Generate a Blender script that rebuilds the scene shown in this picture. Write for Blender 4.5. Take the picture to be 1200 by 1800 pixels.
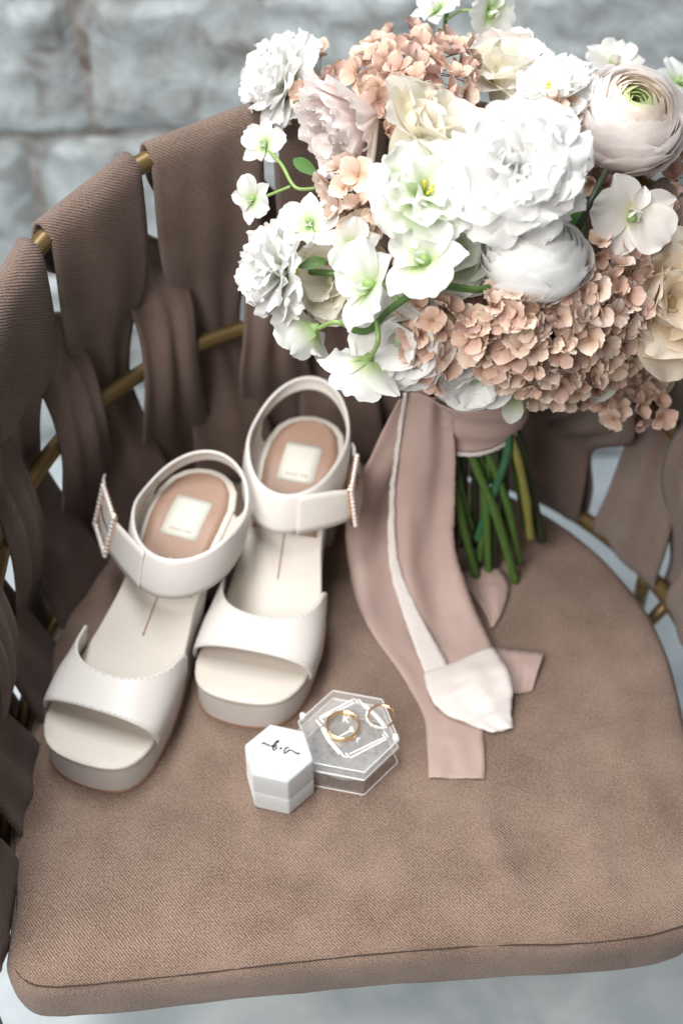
import bpy, bmesh, math, random
from mathutils import Vector, Matrix, noise
from math import sin, cos, pi, radians, sqrt, atan2

# ------------------------------------------------------------------ scene, camera, light
sc = bpy.context.scene
for o in list(bpy.data.objects):
    bpy.data.objects.remove(o)
COL = sc.collection
S = 0.01                      # everything below is written in centimetres
SEAT = 45.0                   # seat top above the floor; z = 0 in this script is the seat top
CAM_H, PITCH, FPX = 85.0, radians(47), 2500.0     # camera above the seat, look-down angle, focal length in photo pixels

cam = bpy.data.cameras.new('camera')
cam.sensor_fit = 'VERTICAL'; cam.sensor_height = 36.0; cam.sensor_width = 24.0; cam.lens = 50.0
cam.clip_start = 0.02; cam.clip_end = 60
cam.dof.use_dof = True; cam.dof.focus_distance = 0.885; cam.dof.aperture_fstop = 4.2
camo = bpy.data.objects.new('camera', cam); COL.objects.link(camo)
camo.location = (0, 0, (CAM_H + SEAT) * S); camo.rotation_euler = (pi / 2 - PITCH, 0, 0)
sc.camera = camo

w = bpy.data.worlds.new('World'); sc.world = w; w.use_nodes = True
w.node_tree.nodes['Background'].inputs[0].default_value = (0.80, 0.91, 1.0, 1)
w.node_tree.nodes['Background'].inputs[1].default_value = 0.16

def area(name, loc, target, size, power, color):
    l = bpy.data.lights.new(name, 'AREA'); l.shape = 'RECTANGLE'; l.size, l.size_y = size
    l.energy = power; l.color = color
    o = bpy.data.objects.new(name, l); COL.objects.link(o); o.location = loc
    o.rotation_euler = (Vector(target) - Vector(loc)).to_track_quat('-Z', 'Y').to_euler()
    return o
area('window_light', (-1.05, -0.68, 2.20), (0.05, 0.65, 0.55), (1.4, 1.3), 72, (1.0, 0.965, 0.93))
area('back_floor_fill', (-0.25, 1.02, 2.25), (0.22, 1.02, 0.0), (1.6, 0.3), 46, (0.95, 0.98, 1.0))  # added fill lamp, brightens the floor and wall behind the chair

sc.view_settings.view_transform = 'Standard'; sc.view_settings.look = 'None'
sc.view_settings.exposure = 0.0; sc.view_settings.gamma = 1.0
try: sc.view_settings.use_curve_mapping = False
except Exception: pass
sc.render.engine = 'CYCLES'

# ------------------------------------------------------------------ helpers
_f = Vector((0, cos(PITCH), -sin(PITCH))); _u = Vector((0, sin(PITCH), cos(PITCH))); _r = Vector((1, 0, 0))
EYE = Vector((0, 0, CAM_H))
def ray(px, py): return _r * ((px - 600) / FPX) + _u * ((900 - py) / FPX) + _f
def P(px, py, z=0.0):                      # photo pixel -> point on the level z (cm above the seat)
    d = ray(px, py); return EYE + d * ((z - CAM_H) / d.z)
def PD(px, py, depth):                     # photo pixel -> point at a distance along the view axis
    return EYE + ray(px, py) * depth
def lerp(a, b, t): return a + (b - a) * t
def sstep(a, b, x):
    t = max(0.0, min(1.0, (x - a) / (b - a))); return t * t * (3 - 2 * t)
def interp(tab, x):
    if x <= tab[0][0]: return tab[0][1]
    for (a, b), (c, d) in zip(tab, tab[1:]):
        if x <= c: return lerp(b, d, (x - a) / (c - a))
    return tab[-1][1]
def cr(pts, n, closed=False):              # Catmull-Rom resample of tuples / Vectors
    out = []; m = len(pts); seg = m if closed else m - 1
    for i in range(n + (0 if closed else 1)):
        t = i / n * seg; k = min(int(t), seg - 1); f = t - k
        g = (lambda j: pts[j % m]) if closed else (lambda j: pts[max(0, min(m - 1, j))])
        p0, p1, p2, p3 = [Vector(g(k + j)) for j in (-1, 0, 1, 2)]
        out.append(0.5 * ((2 * p1) + (p2 - p0) * f + (2 * p0 - 5 * p1 + 4 * p2 - p3) * f * f + (3 * p1 - p0 - 3 * p2 + p3) * f ** 3))
    return out

def mesh(name, verts, faces, mat, uvs=None, smooth=True, off=None):
    me = bpy.data.meshes.new(name)
    o3 = Vector(off) if off is not None else Vector((0, 0, 0))
    me.from_pydata([(Vector(v) - o3) * S for v in verts], [], faces)
    if smooth: me.polygons.foreach_set('use_smooth', [True] * len(me.polygons))
    if uvs:
        l = me.uv_layers.new(name='UVMap')
        for lp in me.loops: l.data[lp.index].uv = uvs[lp.vertex_index]
    if mat: me.materials.append(mat)
    me.update(); return me
def link(name, me, parent=None, loc=None):
    o = bpy.data.objects.new(name, me); COL.objects.link(o)
    if parent: o.parent = parent
    if loc is not None: o.location = Vector(loc) * S
    return o
BASE = {}
def thing(name, label, cat, loc, rotz=0, group=None):
    o = bpy.data.objects.new(name, None); COL.objects.link(o); o.empty_display_size = 0.02
    o.location = (Vector(loc) + Vector((0, 0, SEAT))) * S; o.rotation_euler = (0, 0, rotz)
    o['label'] = label; o['category'] = cat
    if group: o['group'] = group
    BASE[o.name] = Vector(loc); return o
def part(name, verts, faces, mat, parent, uvs=None, smooth=True, world=True, solid=0, off=None):
    """one mesh object under its parent; world=True: verts are in scene centimetres and the parent is an unrotated Empty"""
    if world and off is None: off = BASE[parent.name]
    o = link(name, mesh(name, verts, faces, mat, uvs, smooth, off if world else None), parent)
    if solid:
        m = o.modifiers.new('thickness', 'SOLIDIFY'); m.thickness = solid * S; m.offset = 0
    return o
def structure(name, verts, faces, mat, loc=(0, 0, 0), smooth=True):
    o = link(name, mesh(name, verts, faces, mat, None, smooth, loc))
    o.location = (Vector(loc) + Vector((0, 0, SEAT))) * S; o['kind'] = 'structure'; return o
def grid(nu, nv, fn, closed_u=False, closed_v=False):
    vs = [fn(i / (nu if closed_u else nu - 1), j / (nv if closed_v else nv - 1)) for i in range(nu) for j in range(nv)]
    fs = []
    for i in range(nu if closed_u else nu - 1):
        for j in range(nv if closed_v else nv - 1):
            a, b = i, (i + 1) % nu; c, d = j, (j + 1) % nv
            fs.append((a * nv + c, b * nv + c, b * nv + d, a * nv + d))
    return vs, fs
def tube(pts, rad, n=10, caps=True, closed=False):
    pts = [Vector(p) for p in pts]; m = len(pts); vs = []; fs = []; ref = None
    for i, p in enumerate(pts):
        if closed: t = (pts[(i + 1) % m] - pts[i - 1]).normalized()
        else: t = (pts[min(i + 1, m - 1)] - pts[max(i - 1, 0)]).normalized()
        if ref is None: ref = t.orthogonal().normalized()
        ref = (ref - t * ref.dot(t)).normalized(); b = t.cross(ref)
        rr = rad(i / max(1, m - 1)) if callable(rad) else rad
        vs += [p + (ref * cos(2 * pi * k / n) + b * sin(2 * pi * k / n)) * rr for k in range(n)]
    for i in range(m if closed else m - 1):
        for k in range(n):
            a, b2 = i * n, ((i + 1) % m) * n
            fs.append((a + k, a + (k + 1) % n, b2 + (k + 1) % n, b2 + k))
    if caps and not closed:
        fs.append(tuple(range(n))[::-1]); fs.append(tuple((m - 1) * n + k for k in range(n)))
    return vs, fs
def join(*ms):
    vs, fs = [], []
    for v, f in ms:
        k = len(vs); vs += list(v); fs += [tuple(i + k for i in q) for q in f]
    return vs, fs
def sphere(c, r, nu=10, nv=7):
    c = Vector(c); vs = [c + Vector((0, 0, r))]; fs = []
    for j in range(1, nv):
        for i in range(nu):
            a, b = pi * j / nv, 2 * pi * i / nu
            vs.append(c + Vector((sin(a) * cos(b), sin(a) * sin(b), cos(a))) * r)
    vs.append(c - Vector((0, 0, r)))
    for i in range(nu): fs.append((0, 1 + i, 1 + (i + 1) % nu))
    for j in range(nv - 2):
        for i in range(nu):
            a = 1 + j * nu; b = a + nu
            fs.append((a + i, b + i, b + (i + 1) % nu, a + (i + 1) % nu))
    l = len(vs) - 1; a = 1 + (nv - 2) * nu
    for i in range(nu): fs.append((l, a + (i + 1) % nu, a + i))
    return vs, fs
def band(stations, n, nv, bump=None, fray=0.0, seed=0):
    """stations (centre, width direction, width) -> ribbon surface with uv in cm"""
    C = cr([s[0] for s in stations], n); D = cr([s[1] for s in stations], n)
    Wd = cr([(s[2], 0, 0) for s in stations], n)
    vs, uvs, fs = [], [], []; ln = 0.0
    for i in range(n + 1):
        if i: ln += (C[i] - C[i - 1]).length
        t = (C[min(n, i + 1)] - C[max(0, i - 1)]).normalized(); d = D[i].normalized(); nn = t.cross(d).normalized()
        for j in range(nv):
            v = j / (nv - 1) * 2 - 1; wd = Wd[i].x / 2
            if fray and j in (0, nv - 1): wd += fray * (noise.noise(Vector((ln * 2.5, v * 9 + seed, seed * 3.1))) + .6 * noise.noise(Vector((ln * 9, v * 9, seed))))
            p = C[i] + d * wd * v
            if bump: p += nn * bump(i / n, v)
            vs.append(p); uvs.append((ln, v * wd))
    for i in range(n):
        for j in range(nv - 1):
            a = i * nv + j; fs.append((a, a + 1, a + nv + 1, a + nv))
    return vs, fs, uvs

# ------------------------------------------------------------------ materials
def new_mat(name):
    m = bpy.data.materials.new(name); m.use_nodes = True; nt = m.node_tree
    return m, nt, nt.nodes['Principled BSDF']
def node(nt, typ, **kw):
    n = nt.nodes.new(typ)
    for k, v in kw.items():
        if k in n.inputs: n.inputs[k].default_value = v
        else: setattr(n, k, v)
    return n
def L(nt, a, b): nt.links.new(a, b)
def rgba(c): return (c[0], c[1], c[2], 1)
def plain(name, col, rough=.5, metal=0, bump=0, bscale=60, var=.06, spec=.5, sheen=0, coat=0):
    m, nt, b = new_mat(name)
    tc = node(nt, 'ShaderNodeTexCoord'); nz = node(nt, 'ShaderNodeTexNoise', Scale=bscale, Detail=5)
    L(nt, tc.outputs['Object'], nz.inputs['Vector'])
    hv = node(nt, 'ShaderNodeHueSaturation'); hv.inputs['Color'].default_value = rgba(col)
    mr = node(nt, 'ShaderNodeMapRange'); mr.inputs['To Min'].default_value = 1 - var * 2; mr.inputs['To Max'].default_value = 1 + var * 2
    L(nt, nz.outputs['Fac'], mr.inputs['Value']); L(nt, mr.outputs[0], hv.inputs['Value'])
    L(nt, hv.outputs[0], b.inputs['Base Color'])
    b.inputs['Roughness'].default_value = rough; b.inputs['Metallic'].default_value = metal
    b.inputs['Specular IOR Level'].default_value = spec; b.inputs['Sheen Weight'].default_value = sheen
    b.inputs['Coat Weight'].default_value = coat
    if bump:
        bp = node(nt, 'ShaderNodeBump', Strength=bump, Distance=.001); L(nt, nz.outputs['Fac'], bp.inputs['Height']); L(nt, bp.outputs[0], b.inputs['Normal'])
    return m
def fabric(name, c_dark, c_mid, c_light, use_uv, freq=30.0):
    """coarse heathered twill: diagonal ribs broken by the weft, woollen speckle, faint mottling"""
    m, nt, b = new_mat(name)
    tc = node(nt, 'ShaderNodeTexCoord')
    if use_uv: src = tc.outputs['UV']; k = 1.0
    else:
        sp = node(nt, 'ShaderNodeSeparateXYZ'); L(nt, tc.outputs['Object'], sp.inputs[0])
        ad = node(nt, 'ShaderNodeMath', operation='ADD'); L(nt, sp.outputs[1], ad.inputs[0]); L(nt, sp.outputs[2], ad.inputs[1])
        cb = node(nt, 'ShaderNodeCombineXYZ'); L(nt, sp.outputs[0], cb.inputs[0]); L(nt, ad.outputs[0], cb.inputs[1]); src = cb.outputs[0]; k = 100.0
    sc_ = node(nt, 'ShaderNodeVectorMath', operation='SCALE'); L(nt, src, sc_.inputs[0]); sc_.inputs['Scale'].default_value = k
    v = sc_.outputs[0]                                   # centimetres
    wob = node(nt, 'ShaderNodeTexNoise', Scale=.8, Detail=2); L(nt, v, wob.inputs['Vector'])
    mv = node(nt, 'ShaderNodeVectorMath', operation='MULTIPLY_ADD'); L(nt, wob.outputs['Color'], mv.inputs[0]); mv.inputs[1].default_value = (.12, .12, 0); L(nt, v, mv.inputs[2])
    def wave(rot, sc):
        mp = node(nt, 'ShaderNodeMapping'); mp.inputs['Rotation'].default_value = (0, 0, rot); L(nt, mv.outputs[0], mp.inputs['Vector'])
        wv = node(nt, 'ShaderNodeTexWave', wave_type='BANDS', bands_direction='X', wave_profile='SIN', Scale=sc, Distortion=1.2, Detail=1.5)
        wv.inputs['Detail Scale'].default_value = 2.0; L(nt, mp.outputs[0], wv.inputs['Vector']); return wv.outputs['Fac']
    w1 = wave(radians(-40), 1.8); w2 = wave(radians(46), 2.8)
    mul = node(nt, 'ShaderNodeMath', operation='MULTIPLY_ADD'); L(nt, w2, mul.inputs[0]); mul.inputs[1].default_value = .45; L(nt, w1, mul.inputs[2])
    fine = node(nt, 'ShaderNodeTexNoise', Scale=7, Detail=4, Roughness=.75); L(nt, v, fine.inputs['Vector'])
    big = node(nt, 'ShaderNodeTexNoise', Scale=.16, Detail=4, Roughness=.6); L(nt, v, big.inputs['Vector'])
    s1 = node(nt, 'ShaderNodeMath', operation='MULTIPLY_ADD'); L(nt, mul.outputs[0], s1.inputs[0]); s1.inputs[1].default_value = .20; L(nt, fine.outputs['Fac'], s1.inputs[2])
    s2 = node(nt, 'ShaderNodeMath', operation='MULTIPLY_ADD'); L(nt, big.outputs['Fac'], s2.inputs[0]); s2.inputs[1].default_value = .42; L(nt, s1.outputs[0], s2.inputs[2])
    rp = node(nt, 'ShaderNodeValToRGB'); e = rp.color_ramp.elements
    e[0].position = .48; e[0].color = rgba(c_dark); e[1].position = .95; e[1].color = rgba(c_light)
    x = e.new(.74); x.color = rgba(c_mid)
    L(nt, s2.outputs[0], rp.inputs[0]); L(nt, rp.outputs[0], b.inputs['Base Color'])
    hh = node(nt, 'ShaderNodeMath', operation='MULTIPLY_ADD'); L(nt, fine.outputs['Fac'], hh.inputs[0]); hh.inputs[1].default_value = .9; L(nt, mul.outputs[0], hh.inputs[2])
    bp = node(nt, 'ShaderNodeBump', Strength=.75, Distance=.0008); L(nt, hh.outputs[0], bp.inputs['Height']); L(nt, bp.outputs[0], b.inputs['Normal'])
    b.inputs['Roughness'].default_value = .8; b.inputs['Specular IOR Level'].default_value = .3
    b.inputs['Sheen Weight'].default_value = .16; b.inputs['Sheen Roughness'].default_value = .45
    b.inputs['Sheen Tint'].default_value = (.85, .93, 1, 1)
    return m
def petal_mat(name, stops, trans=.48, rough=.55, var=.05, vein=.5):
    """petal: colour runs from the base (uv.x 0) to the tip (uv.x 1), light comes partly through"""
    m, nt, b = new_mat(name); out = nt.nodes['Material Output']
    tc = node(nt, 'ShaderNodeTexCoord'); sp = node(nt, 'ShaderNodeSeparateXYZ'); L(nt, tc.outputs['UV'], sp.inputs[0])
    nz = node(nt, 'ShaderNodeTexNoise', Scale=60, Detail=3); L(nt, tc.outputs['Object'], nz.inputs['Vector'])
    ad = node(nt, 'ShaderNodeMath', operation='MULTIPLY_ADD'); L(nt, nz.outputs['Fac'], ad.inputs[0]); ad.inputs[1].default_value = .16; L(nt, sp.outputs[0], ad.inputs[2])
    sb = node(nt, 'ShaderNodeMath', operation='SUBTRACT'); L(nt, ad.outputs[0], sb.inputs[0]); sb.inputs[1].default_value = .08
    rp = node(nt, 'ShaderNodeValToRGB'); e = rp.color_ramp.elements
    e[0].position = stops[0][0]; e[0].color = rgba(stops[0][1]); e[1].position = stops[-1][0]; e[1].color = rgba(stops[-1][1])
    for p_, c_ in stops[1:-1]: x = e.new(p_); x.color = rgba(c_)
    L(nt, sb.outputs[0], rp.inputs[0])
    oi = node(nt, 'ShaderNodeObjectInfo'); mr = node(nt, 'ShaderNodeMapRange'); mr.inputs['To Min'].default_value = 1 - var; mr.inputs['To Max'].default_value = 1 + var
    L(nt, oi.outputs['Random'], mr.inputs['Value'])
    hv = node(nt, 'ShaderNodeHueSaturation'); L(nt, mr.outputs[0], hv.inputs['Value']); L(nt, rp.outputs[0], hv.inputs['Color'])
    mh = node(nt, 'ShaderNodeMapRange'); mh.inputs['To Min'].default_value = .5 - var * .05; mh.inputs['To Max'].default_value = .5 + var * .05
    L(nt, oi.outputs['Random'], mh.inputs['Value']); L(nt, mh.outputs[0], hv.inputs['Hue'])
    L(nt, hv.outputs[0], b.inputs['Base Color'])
    # veins run base to tip: noise stretched along the petal
    mp = node(nt, 'ShaderNodeMapping'); mp.inputs['Scale'].default_value = (2.0, 22, 1); L(nt, tc.outputs['UV'], mp.inputs['Vector'])
    vn = node(nt, 'ShaderNodeTexNoise', Scale=1.0, Detail=3); L(nt, mp.outputs[0], vn.inputs['Vector'])
    bp = node(nt, 'ShaderNodeBump', Strength=vein, Distance=.0006); L(nt, vn.outputs['Fac'], bp.inputs['Height']); L(nt, bp.outputs[0], b.inputs['Normal'])
    b.inputs['Roughness'].default_value = rough; b.inputs['Specular IOR Level'].default_value = .3; b.inputs['Sheen Weight'].default_value = .15
    tr = node(nt, 'ShaderNodeBsdfTranslucent'); L(nt, hv.outputs[0], tr.inputs['Color'])
    mx = node(nt, 'ShaderNodeMixShader'); mx.inputs[0].default_value = trans
    L(nt, b.outputs[0], mx.inputs[1]); L(nt, tr.outputs[0], mx.inputs[2]); L(nt, mx.outputs[0], out.inputs['Surface'])
    return m

M = {}
M['seat'] = fabric('taupe_twill_seat', (.056, .031, .019), (.148, .088, .060), (.345, .242, .186), False)
M['strap'] = fabric('taupe_twill_shaded', (.052, .030, .021), (.116, .069, .050), (.215, .15, .12), True)  # same cloth as the seat, shade on the straps put into a darker colour
M['seam'] = plain('seam_thread', (.045, .028, .022), .9)
M['rail'] = plain('bronze_metal', (.15, .098, .038), .42, .55, var=.1, bump=.05)
M['satin'] = plain('ivory_satin', (.635, .59, .55), .40, bump=.16, bscale=900, var=.03, sheen=.2, spec=.45)
M['footbed'] = plain('cream_leather', (.56, .505, .44), .5, bump=.05, bscale=300, var=.025)
M['lining'] = plain('ivory_lining', (.62, .57, .51), .55, bump=.05, bscale=300, var=.02)
M['tan'] = plain('tan_insole', (.33, .205, .145), .5, bump=.08, bscale=260, var=.05)
M['tag'] = plain('cream_tag', (.60, .58, .51), .55, var=.02)
M['thread'] = plain('stitch_thread', (.36, .31, .25), .7)
M['print'] = plain('faded_print', (.36, .28, .19), .6)
M['outsole'] = plain('tan_outsole', (.36, .20, .125), .6, var=.08)
M['gold'] = plain('rose_gold', (.90, .56, .34), .2, 1.0, var=.03)
M['gold_pale'] = plain('yellow_gold', (.90, .62, .36), .18, 1.0, var=.03)
M['pearl'] = plain('pearl', (.86, .78, .72), .16, .2, var=.05, coat=.6)
M['velvet'] = plain('white_velvet', (.56, .58, .575), .8, bump=.5, bscale=500, var=.03, sheen=.8)
M['ink'] = plain('black_ink', (.012, .012, .013), .5)
M['etch'] = plain('white_etching', (.86, .87, .86), .6, var=.03)
M['stem'] = plain('green_stem', (.058, .118, .022), .5, bump=.2, bscale=200, var=.2)
M['stem_blue'] = plain('blue_green_stem', (.028, .105, .045), .5, bump=.2, bscale=200, var=.15)
M['stem_olive'] = plain('olive_stem', (.20, .19, .045), .45, bump=.2, bscale=200, var=.15)
M['stem_dark'] = plain('dark_stem', (.022, .032, .014), .5, bump=.2, bscale=200, var=.2)
M['stem_pale'] = plain('pale_green_stalk', (.22, .33, .10), .45, var=.1)
M['twig'] = plain('brown_twig', (.13, .055, .035), .6, var=.2)
M['cut'] = plain('cut_stem_end', (.45, .36, .16), .6)
M['eye'] = plain('flower_eye', (.05, .055, .02), .7, var=.3)
M['stamen'] = plain('yellow_stamen', (.72, .62, .07), .5)
M['stone_gem'] = plain('clear_gem', (.92, .9, .88), .05, .3, coat=1)
WHITE, CREAM = (.91, .905, .885), (.86, .80, .68)
M['p_white'] = petal_mat('petal_white', [(0, (.66, .76, .46)), (.22, (.85, .88, .78)), (.5, WHITE), (1, (.93, .925, .915))])
M['p_green'] = petal_mat('petal_white_green', [(0, (.45, .62, .24)), (.35, (.68, .80, .50)), (.7, (.86, .88, .80)), (1, (.89, .89, .87))])
M['p_orchid'] = petal_mat('petal_orchid', [(0, (.44, .60, .24)), (.2, (.68, .78, .50)), (.45, (.87, .885, .82)), (1, (.905, .91, .89))], rough=.45)
M['p_phal'] = petal_mat('petal_ivory_orchid', [(0, (.80, .74, .48)), (.25, (.85, .82, .75)), (1, (.86, .83, .80))], rough=.45)
M['p_rose'] = petal_mat('petal_cream_rose', [(0, (.70, .72, .42)), (.3, (.86, .82, .65)), (.8, (.87, .83, .73)), (1, (.88, .85, .79))], var=.04)
M['p_gard'] = petal_mat('petal_beige_rose', [(0, (.74, .55, .30)), (.4, (.82, .68, .50)), (1, (.82, .74, .62))])
M['p_blush'] = petal_mat('petal_blush', [(0, (.84, .78, .66)), (.5, (.91, .85, .815)), (1, (.92, .875, .85))], var=.03)
M['p_cream'] = petal_mat('petal_peach_cream', [(0, (.72, .74, .42)), (.6, (.86, .80, .66)), (1, (.88, .80, .73))], var=.05)
M['p_lime'] = petal_mat('petal_lime_heart', [(0, (.30, .40, .08)), (.6, (.55, .66, .26)), (1, (.72, .78, .46))], var=.12)
M['p_pink'] = petal_mat('petal_pale_pink', [(0, (.78, .58, .48)), (.35, (.89, .77, .72)), (1, (.93, .87, .85))])
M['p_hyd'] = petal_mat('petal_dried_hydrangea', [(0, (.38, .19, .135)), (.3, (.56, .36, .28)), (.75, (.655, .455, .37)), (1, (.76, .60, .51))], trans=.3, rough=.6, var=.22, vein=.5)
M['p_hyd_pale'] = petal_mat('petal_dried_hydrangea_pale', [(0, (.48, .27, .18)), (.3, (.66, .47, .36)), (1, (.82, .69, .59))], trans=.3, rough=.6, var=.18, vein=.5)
M['leaf'] = petal_mat('leaf_green', [(0, (.06, .13, .03)), (1, (.09, .19, .05))], trans=.2, rough=.4, var=.2)
M['ribbon'] = None
def ribbon_mat(name, col, trans):
    m, nt, b = new_mat(name); out = nt.nodes['Material Output']
    tc = node(nt, 'ShaderNodeTexCoord')
    mp = node(nt, 'ShaderNodeMapping'); mp.inputs['Scale'].default_value = (.5, 14, 1); L(nt, tc.outputs['UV'], mp.inputs['Vector'])
    nz = node(nt, 'ShaderNodeTexNoise', Scale=1, Detail=3); L(nt, mp.outputs[0], nz.inputs['Vector'])
    hv = node(nt, 'ShaderNodeHueSaturation'); hv.inputs['Color'].default_value = rgba(col)
    mr = node(nt, 'ShaderNodeMapRange'); mr.inputs['To Min'].default_value = .93; mr.inputs['To Max'].default_value = 1.07; L(nt, nz.outputs['Fac'], mr.inputs['Value']); L(nt, mr.outputs[0], hv.inputs['Value'])
    L(nt, hv.outputs[0], b.inputs['Base Color']); b.inputs['Roughness'].default_value = .55; b.inputs['Sheen Weight'].default_value = .3
    bp = node(nt, 'ShaderNodeBump', Strength=.15, Distance=.0005); L(nt, nz.outputs['Fac'], bp.inputs['Height']); L(nt, bp.outputs[0], b.inputs['Normal'])
    tr = node(nt, 'ShaderNodeBsdfTranslucent'); L(nt, hv.outputs[0], tr.inputs['Color'])
    mx = node(nt, 'ShaderNodeMixShader'); mx.inputs[0].default_value = trans
    L(nt, b.outputs[0], mx.inputs[1]); L(nt, tr.outputs[0], mx.inputs[2]); L(nt, mx.outputs[0], out.inputs['Surface'])
    return m
M['ribbon'] = ribbon_mat('blush_silk', (.57, .415, .365), .3)
M['ribbon_pale'] = ribbon_mat('pale_lit_silk', (.82, .76, .72), .25)  # paler blush ribbon: light on the folded end put into the colour; also the selvedge
M['ribbon_edge'] = ribbon_mat('pale_blush_silk', (.68, .56, .51), .3)
M['fray'] = ribbon_mat('frayed_silk_edge', (.85, .80, .78), .3)
def acrylic():
    m, nt, b = new_mat('clear_acrylic'); out = nt.nodes['Material Output']
    b.inputs['Base Color'].default_value = (.86, .87, .87, 1); b.inputs['Roughness'].default_value = .35
    tr = node(nt, 'ShaderNodeBsdfTransparent'); tr.inputs['Color'].default_value = (.995, .995, .99, 1)
    gl = node(nt, 'ShaderNodeBsdfGlossy', Roughness=.06); fr = node(nt, 'ShaderNodeFresnel', IOR=1.49)
    nz = node(nt, 'ShaderNodeTexNoise', Scale=350, Detail=4); tc = node(nt, 'ShaderNodeTexCoord'); L(nt, tc.outputs['Object'], nz.inputs['Vector'])
    mr = node(nt, 'ShaderNodeMapRange'); mr.inputs['To Min'].default_value = .02; mr.inputs['To Max'].default_value = .24; L(nt, nz.outputs['Fac'], mr.inputs['Value'])
    m1 = node(nt, 'ShaderNodeMixShader'); L(nt, mr.outputs[0], m1.inputs[0]); L(nt, tr.outputs[0], m1.inputs[1]); L(nt, b.outputs[0], m1.inputs[2])
    ge = node(nt, 'ShaderNodeNewGeometry'); iv = node(nt, 'ShaderNodeMath', operation='SUBTRACT'); iv.inputs[0].default_value = 1; L(nt, ge.outputs['Backfacing'], iv.inputs[1])
    fm = node(nt, 'ShaderNodeMath', operation='MULTIPLY'); L(nt, fr.outputs[0], fm.inputs[0]); L(nt, iv.outputs[0], fm.inputs[1])
    m2 = node(nt, 'ShaderNodeMixShader'); L(nt, fm.outputs[0], m2.inputs[0]); L(nt, m1.outputs[0], m2.inputs[1]); L(nt, gl.outputs[0], m2.inputs[2])
    L(nt, m2.outputs[0], out.inputs['Surface']); return m
M['acrylic'] = acrylic()
M['edge'] = plain('polished_acrylic_edge', (.85, .85, .84), .3, var=.1)
def wall_mat(name, a, b_, c, scale, bump):
    m, nt, b = new_mat(name); tc = node(nt, 'ShaderNodeTexCoord')
    n1 = node(nt, 'ShaderNodeTexNoise', Scale=scale, Detail=9, Roughness=.62, Distortion=.6); L(nt, tc.outputs['Object'], n1.inputs['Vector'])
    n2 = node(nt, 'ShaderNodeTexNoise', Scale=scale * .22, Detail=5, Roughness=.6); L(nt, tc.outputs['Object'], n2.inputs['Vector'])
    s = node(nt, 'ShaderNodeMath', operation='MULTIPLY_ADD'); L(nt, n2.outputs['Fac'], s.inputs[0]); s.inputs[1].default_value = .7; L(nt, n1.outputs['Fac'], s.inputs[2])
    rp = node(nt, 'ShaderNodeValToRGB'); e = rp.color_ramp.elements
    e[0].position = .56; e[0].color = rgba(a); e[1].position = .98; e[1].color = rgba(c); x = e.new(.76); x.color = rgba(b_)
    L(nt, s.outputs[0], rp.inputs[0]); L(nt, rp.outputs[0], b.inputs['Base Color']); b.inputs['Roughness'].default_value = .85
    bp = node(nt, 'ShaderNodeBump', Strength=bump, Distance=.006); L(nt, n1.outputs['Fac'], bp.inputs['Height']); L(nt, bp.outputs[0], b.inputs['Normal'])
    return m
M['stone'] = wall_mat('whitewashed_stone', (.115, .08, .066), (.28, .30, .30), (.44, .478, .49), 22, .9)
M['mortar'] = wall_mat('rough_mortar', (.09, .066, .055), (.20, .18, .165), (.33, .33, .325), 40, .5)
M['floor'] = wall_mat('pale_concrete', (.27, .315, .335), (.40, .45, .475), (.56, .60, .62), 7, .1)

# ------------------------------------------------------------------ setting: floor and wall
def gz(nx, ny, x0, x1, y0, y1, z): return grid(nx, ny, lambda a, b: Vector((lerp(x0, x1, a), lerp(y0, y1, b), z)))
v, f = gz(2, 2, -300, 300, -250, 132.5, -SEAT)
structure('floor', v, f, M['floor'], (0, 0, -SEAT))
WY = 131.0
v, f = grid(2, 2, lambda a, b: Vector((lerp(-260, 260, a), WY + 1.6, lerp(-SEAT, 150, b))))
wall = structure('wall', v, f, M['mortar'], (0, WY, -SEAT))
rnd = random.Random(5)
# irregular whitewashed blocks; courses lean a little, joints are recessed
def stone_block(pts, seed):
    n = 22; us = pts
    def fn(a, b):
        bt = us[0].lerp(us[1], a); tp = us[3].lerp(us[2], a); p = bt.lerp(tp, b)
        ed = min(a, 1 - a, b, 1 - b); q = Vector((p.x, 0, p.y))
        wob = noise.noise(Vector((q.x * .16, seed * 7.3, q.z * .16))) * .55
        if ed < .02: q.x += .5 * noise.noise(Vector((q.z * .35, seed, 1))); q.z += .4 * noise.noise(Vector((q.x * .35, seed, 5)))
        h = sstep(0, .09, ed)
        y = WY + 1.9 - 1.9 * h ** .5 - .9 * noise.fractal(Vector((q.x * .22, seed, q.z * .22)), 1, 2, 4) * h + wob * h * .6
        return Vector((q.x, y, q.z))
    v, f = grid(n, n, fn)
    part('stone', v, [tuple(reversed(q)) for q in f], M['stone'], wall, off=Vector((0, WY, -SEAT)))
def wp(px, py):                                        # photo pixel -> point on the wall face
    d = ray(px, py); p = EYE + d * (WY / d.y); return Vector((p.x, p.z))
edge_z = [-SEAT - 1, -27, -12.4]
def course(z0l, slope, hgt, cuts, gap, seed):
    xs = cuts
    for i in range(len(xs) - 1):
        a, b = xs[i] + gap / 2, xs[i + 1] - gap / 2
        j = [rnd.uniform(-.5, .5) for _ in range(4)]
        stone_block([Vector((a + j[0], z0l + slope * a)), Vector((b + j[1], z0l + slope * b)), Vector((b + j[2], z0l + hgt + slope * b)), Vector((a + j[3], z0l + hgt + slope * a))], seed + i)
g = .4
course(-46, 0, 12.5, [-130, -92, -58, -22, 15, 52, 88, 130], g, 1)
course(-33, .01, 16.5, [-130, -78, -41, -9, 33, 70, 130], g, 20)
course(-16, .03, 18.4, [-130, -66, -33.5, 4, 41, 79, 130], g, 40)
course(3.0, .03, 15.5, [-130, -62, -26.2, 9, 47, 84, 130], g, 60)
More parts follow.
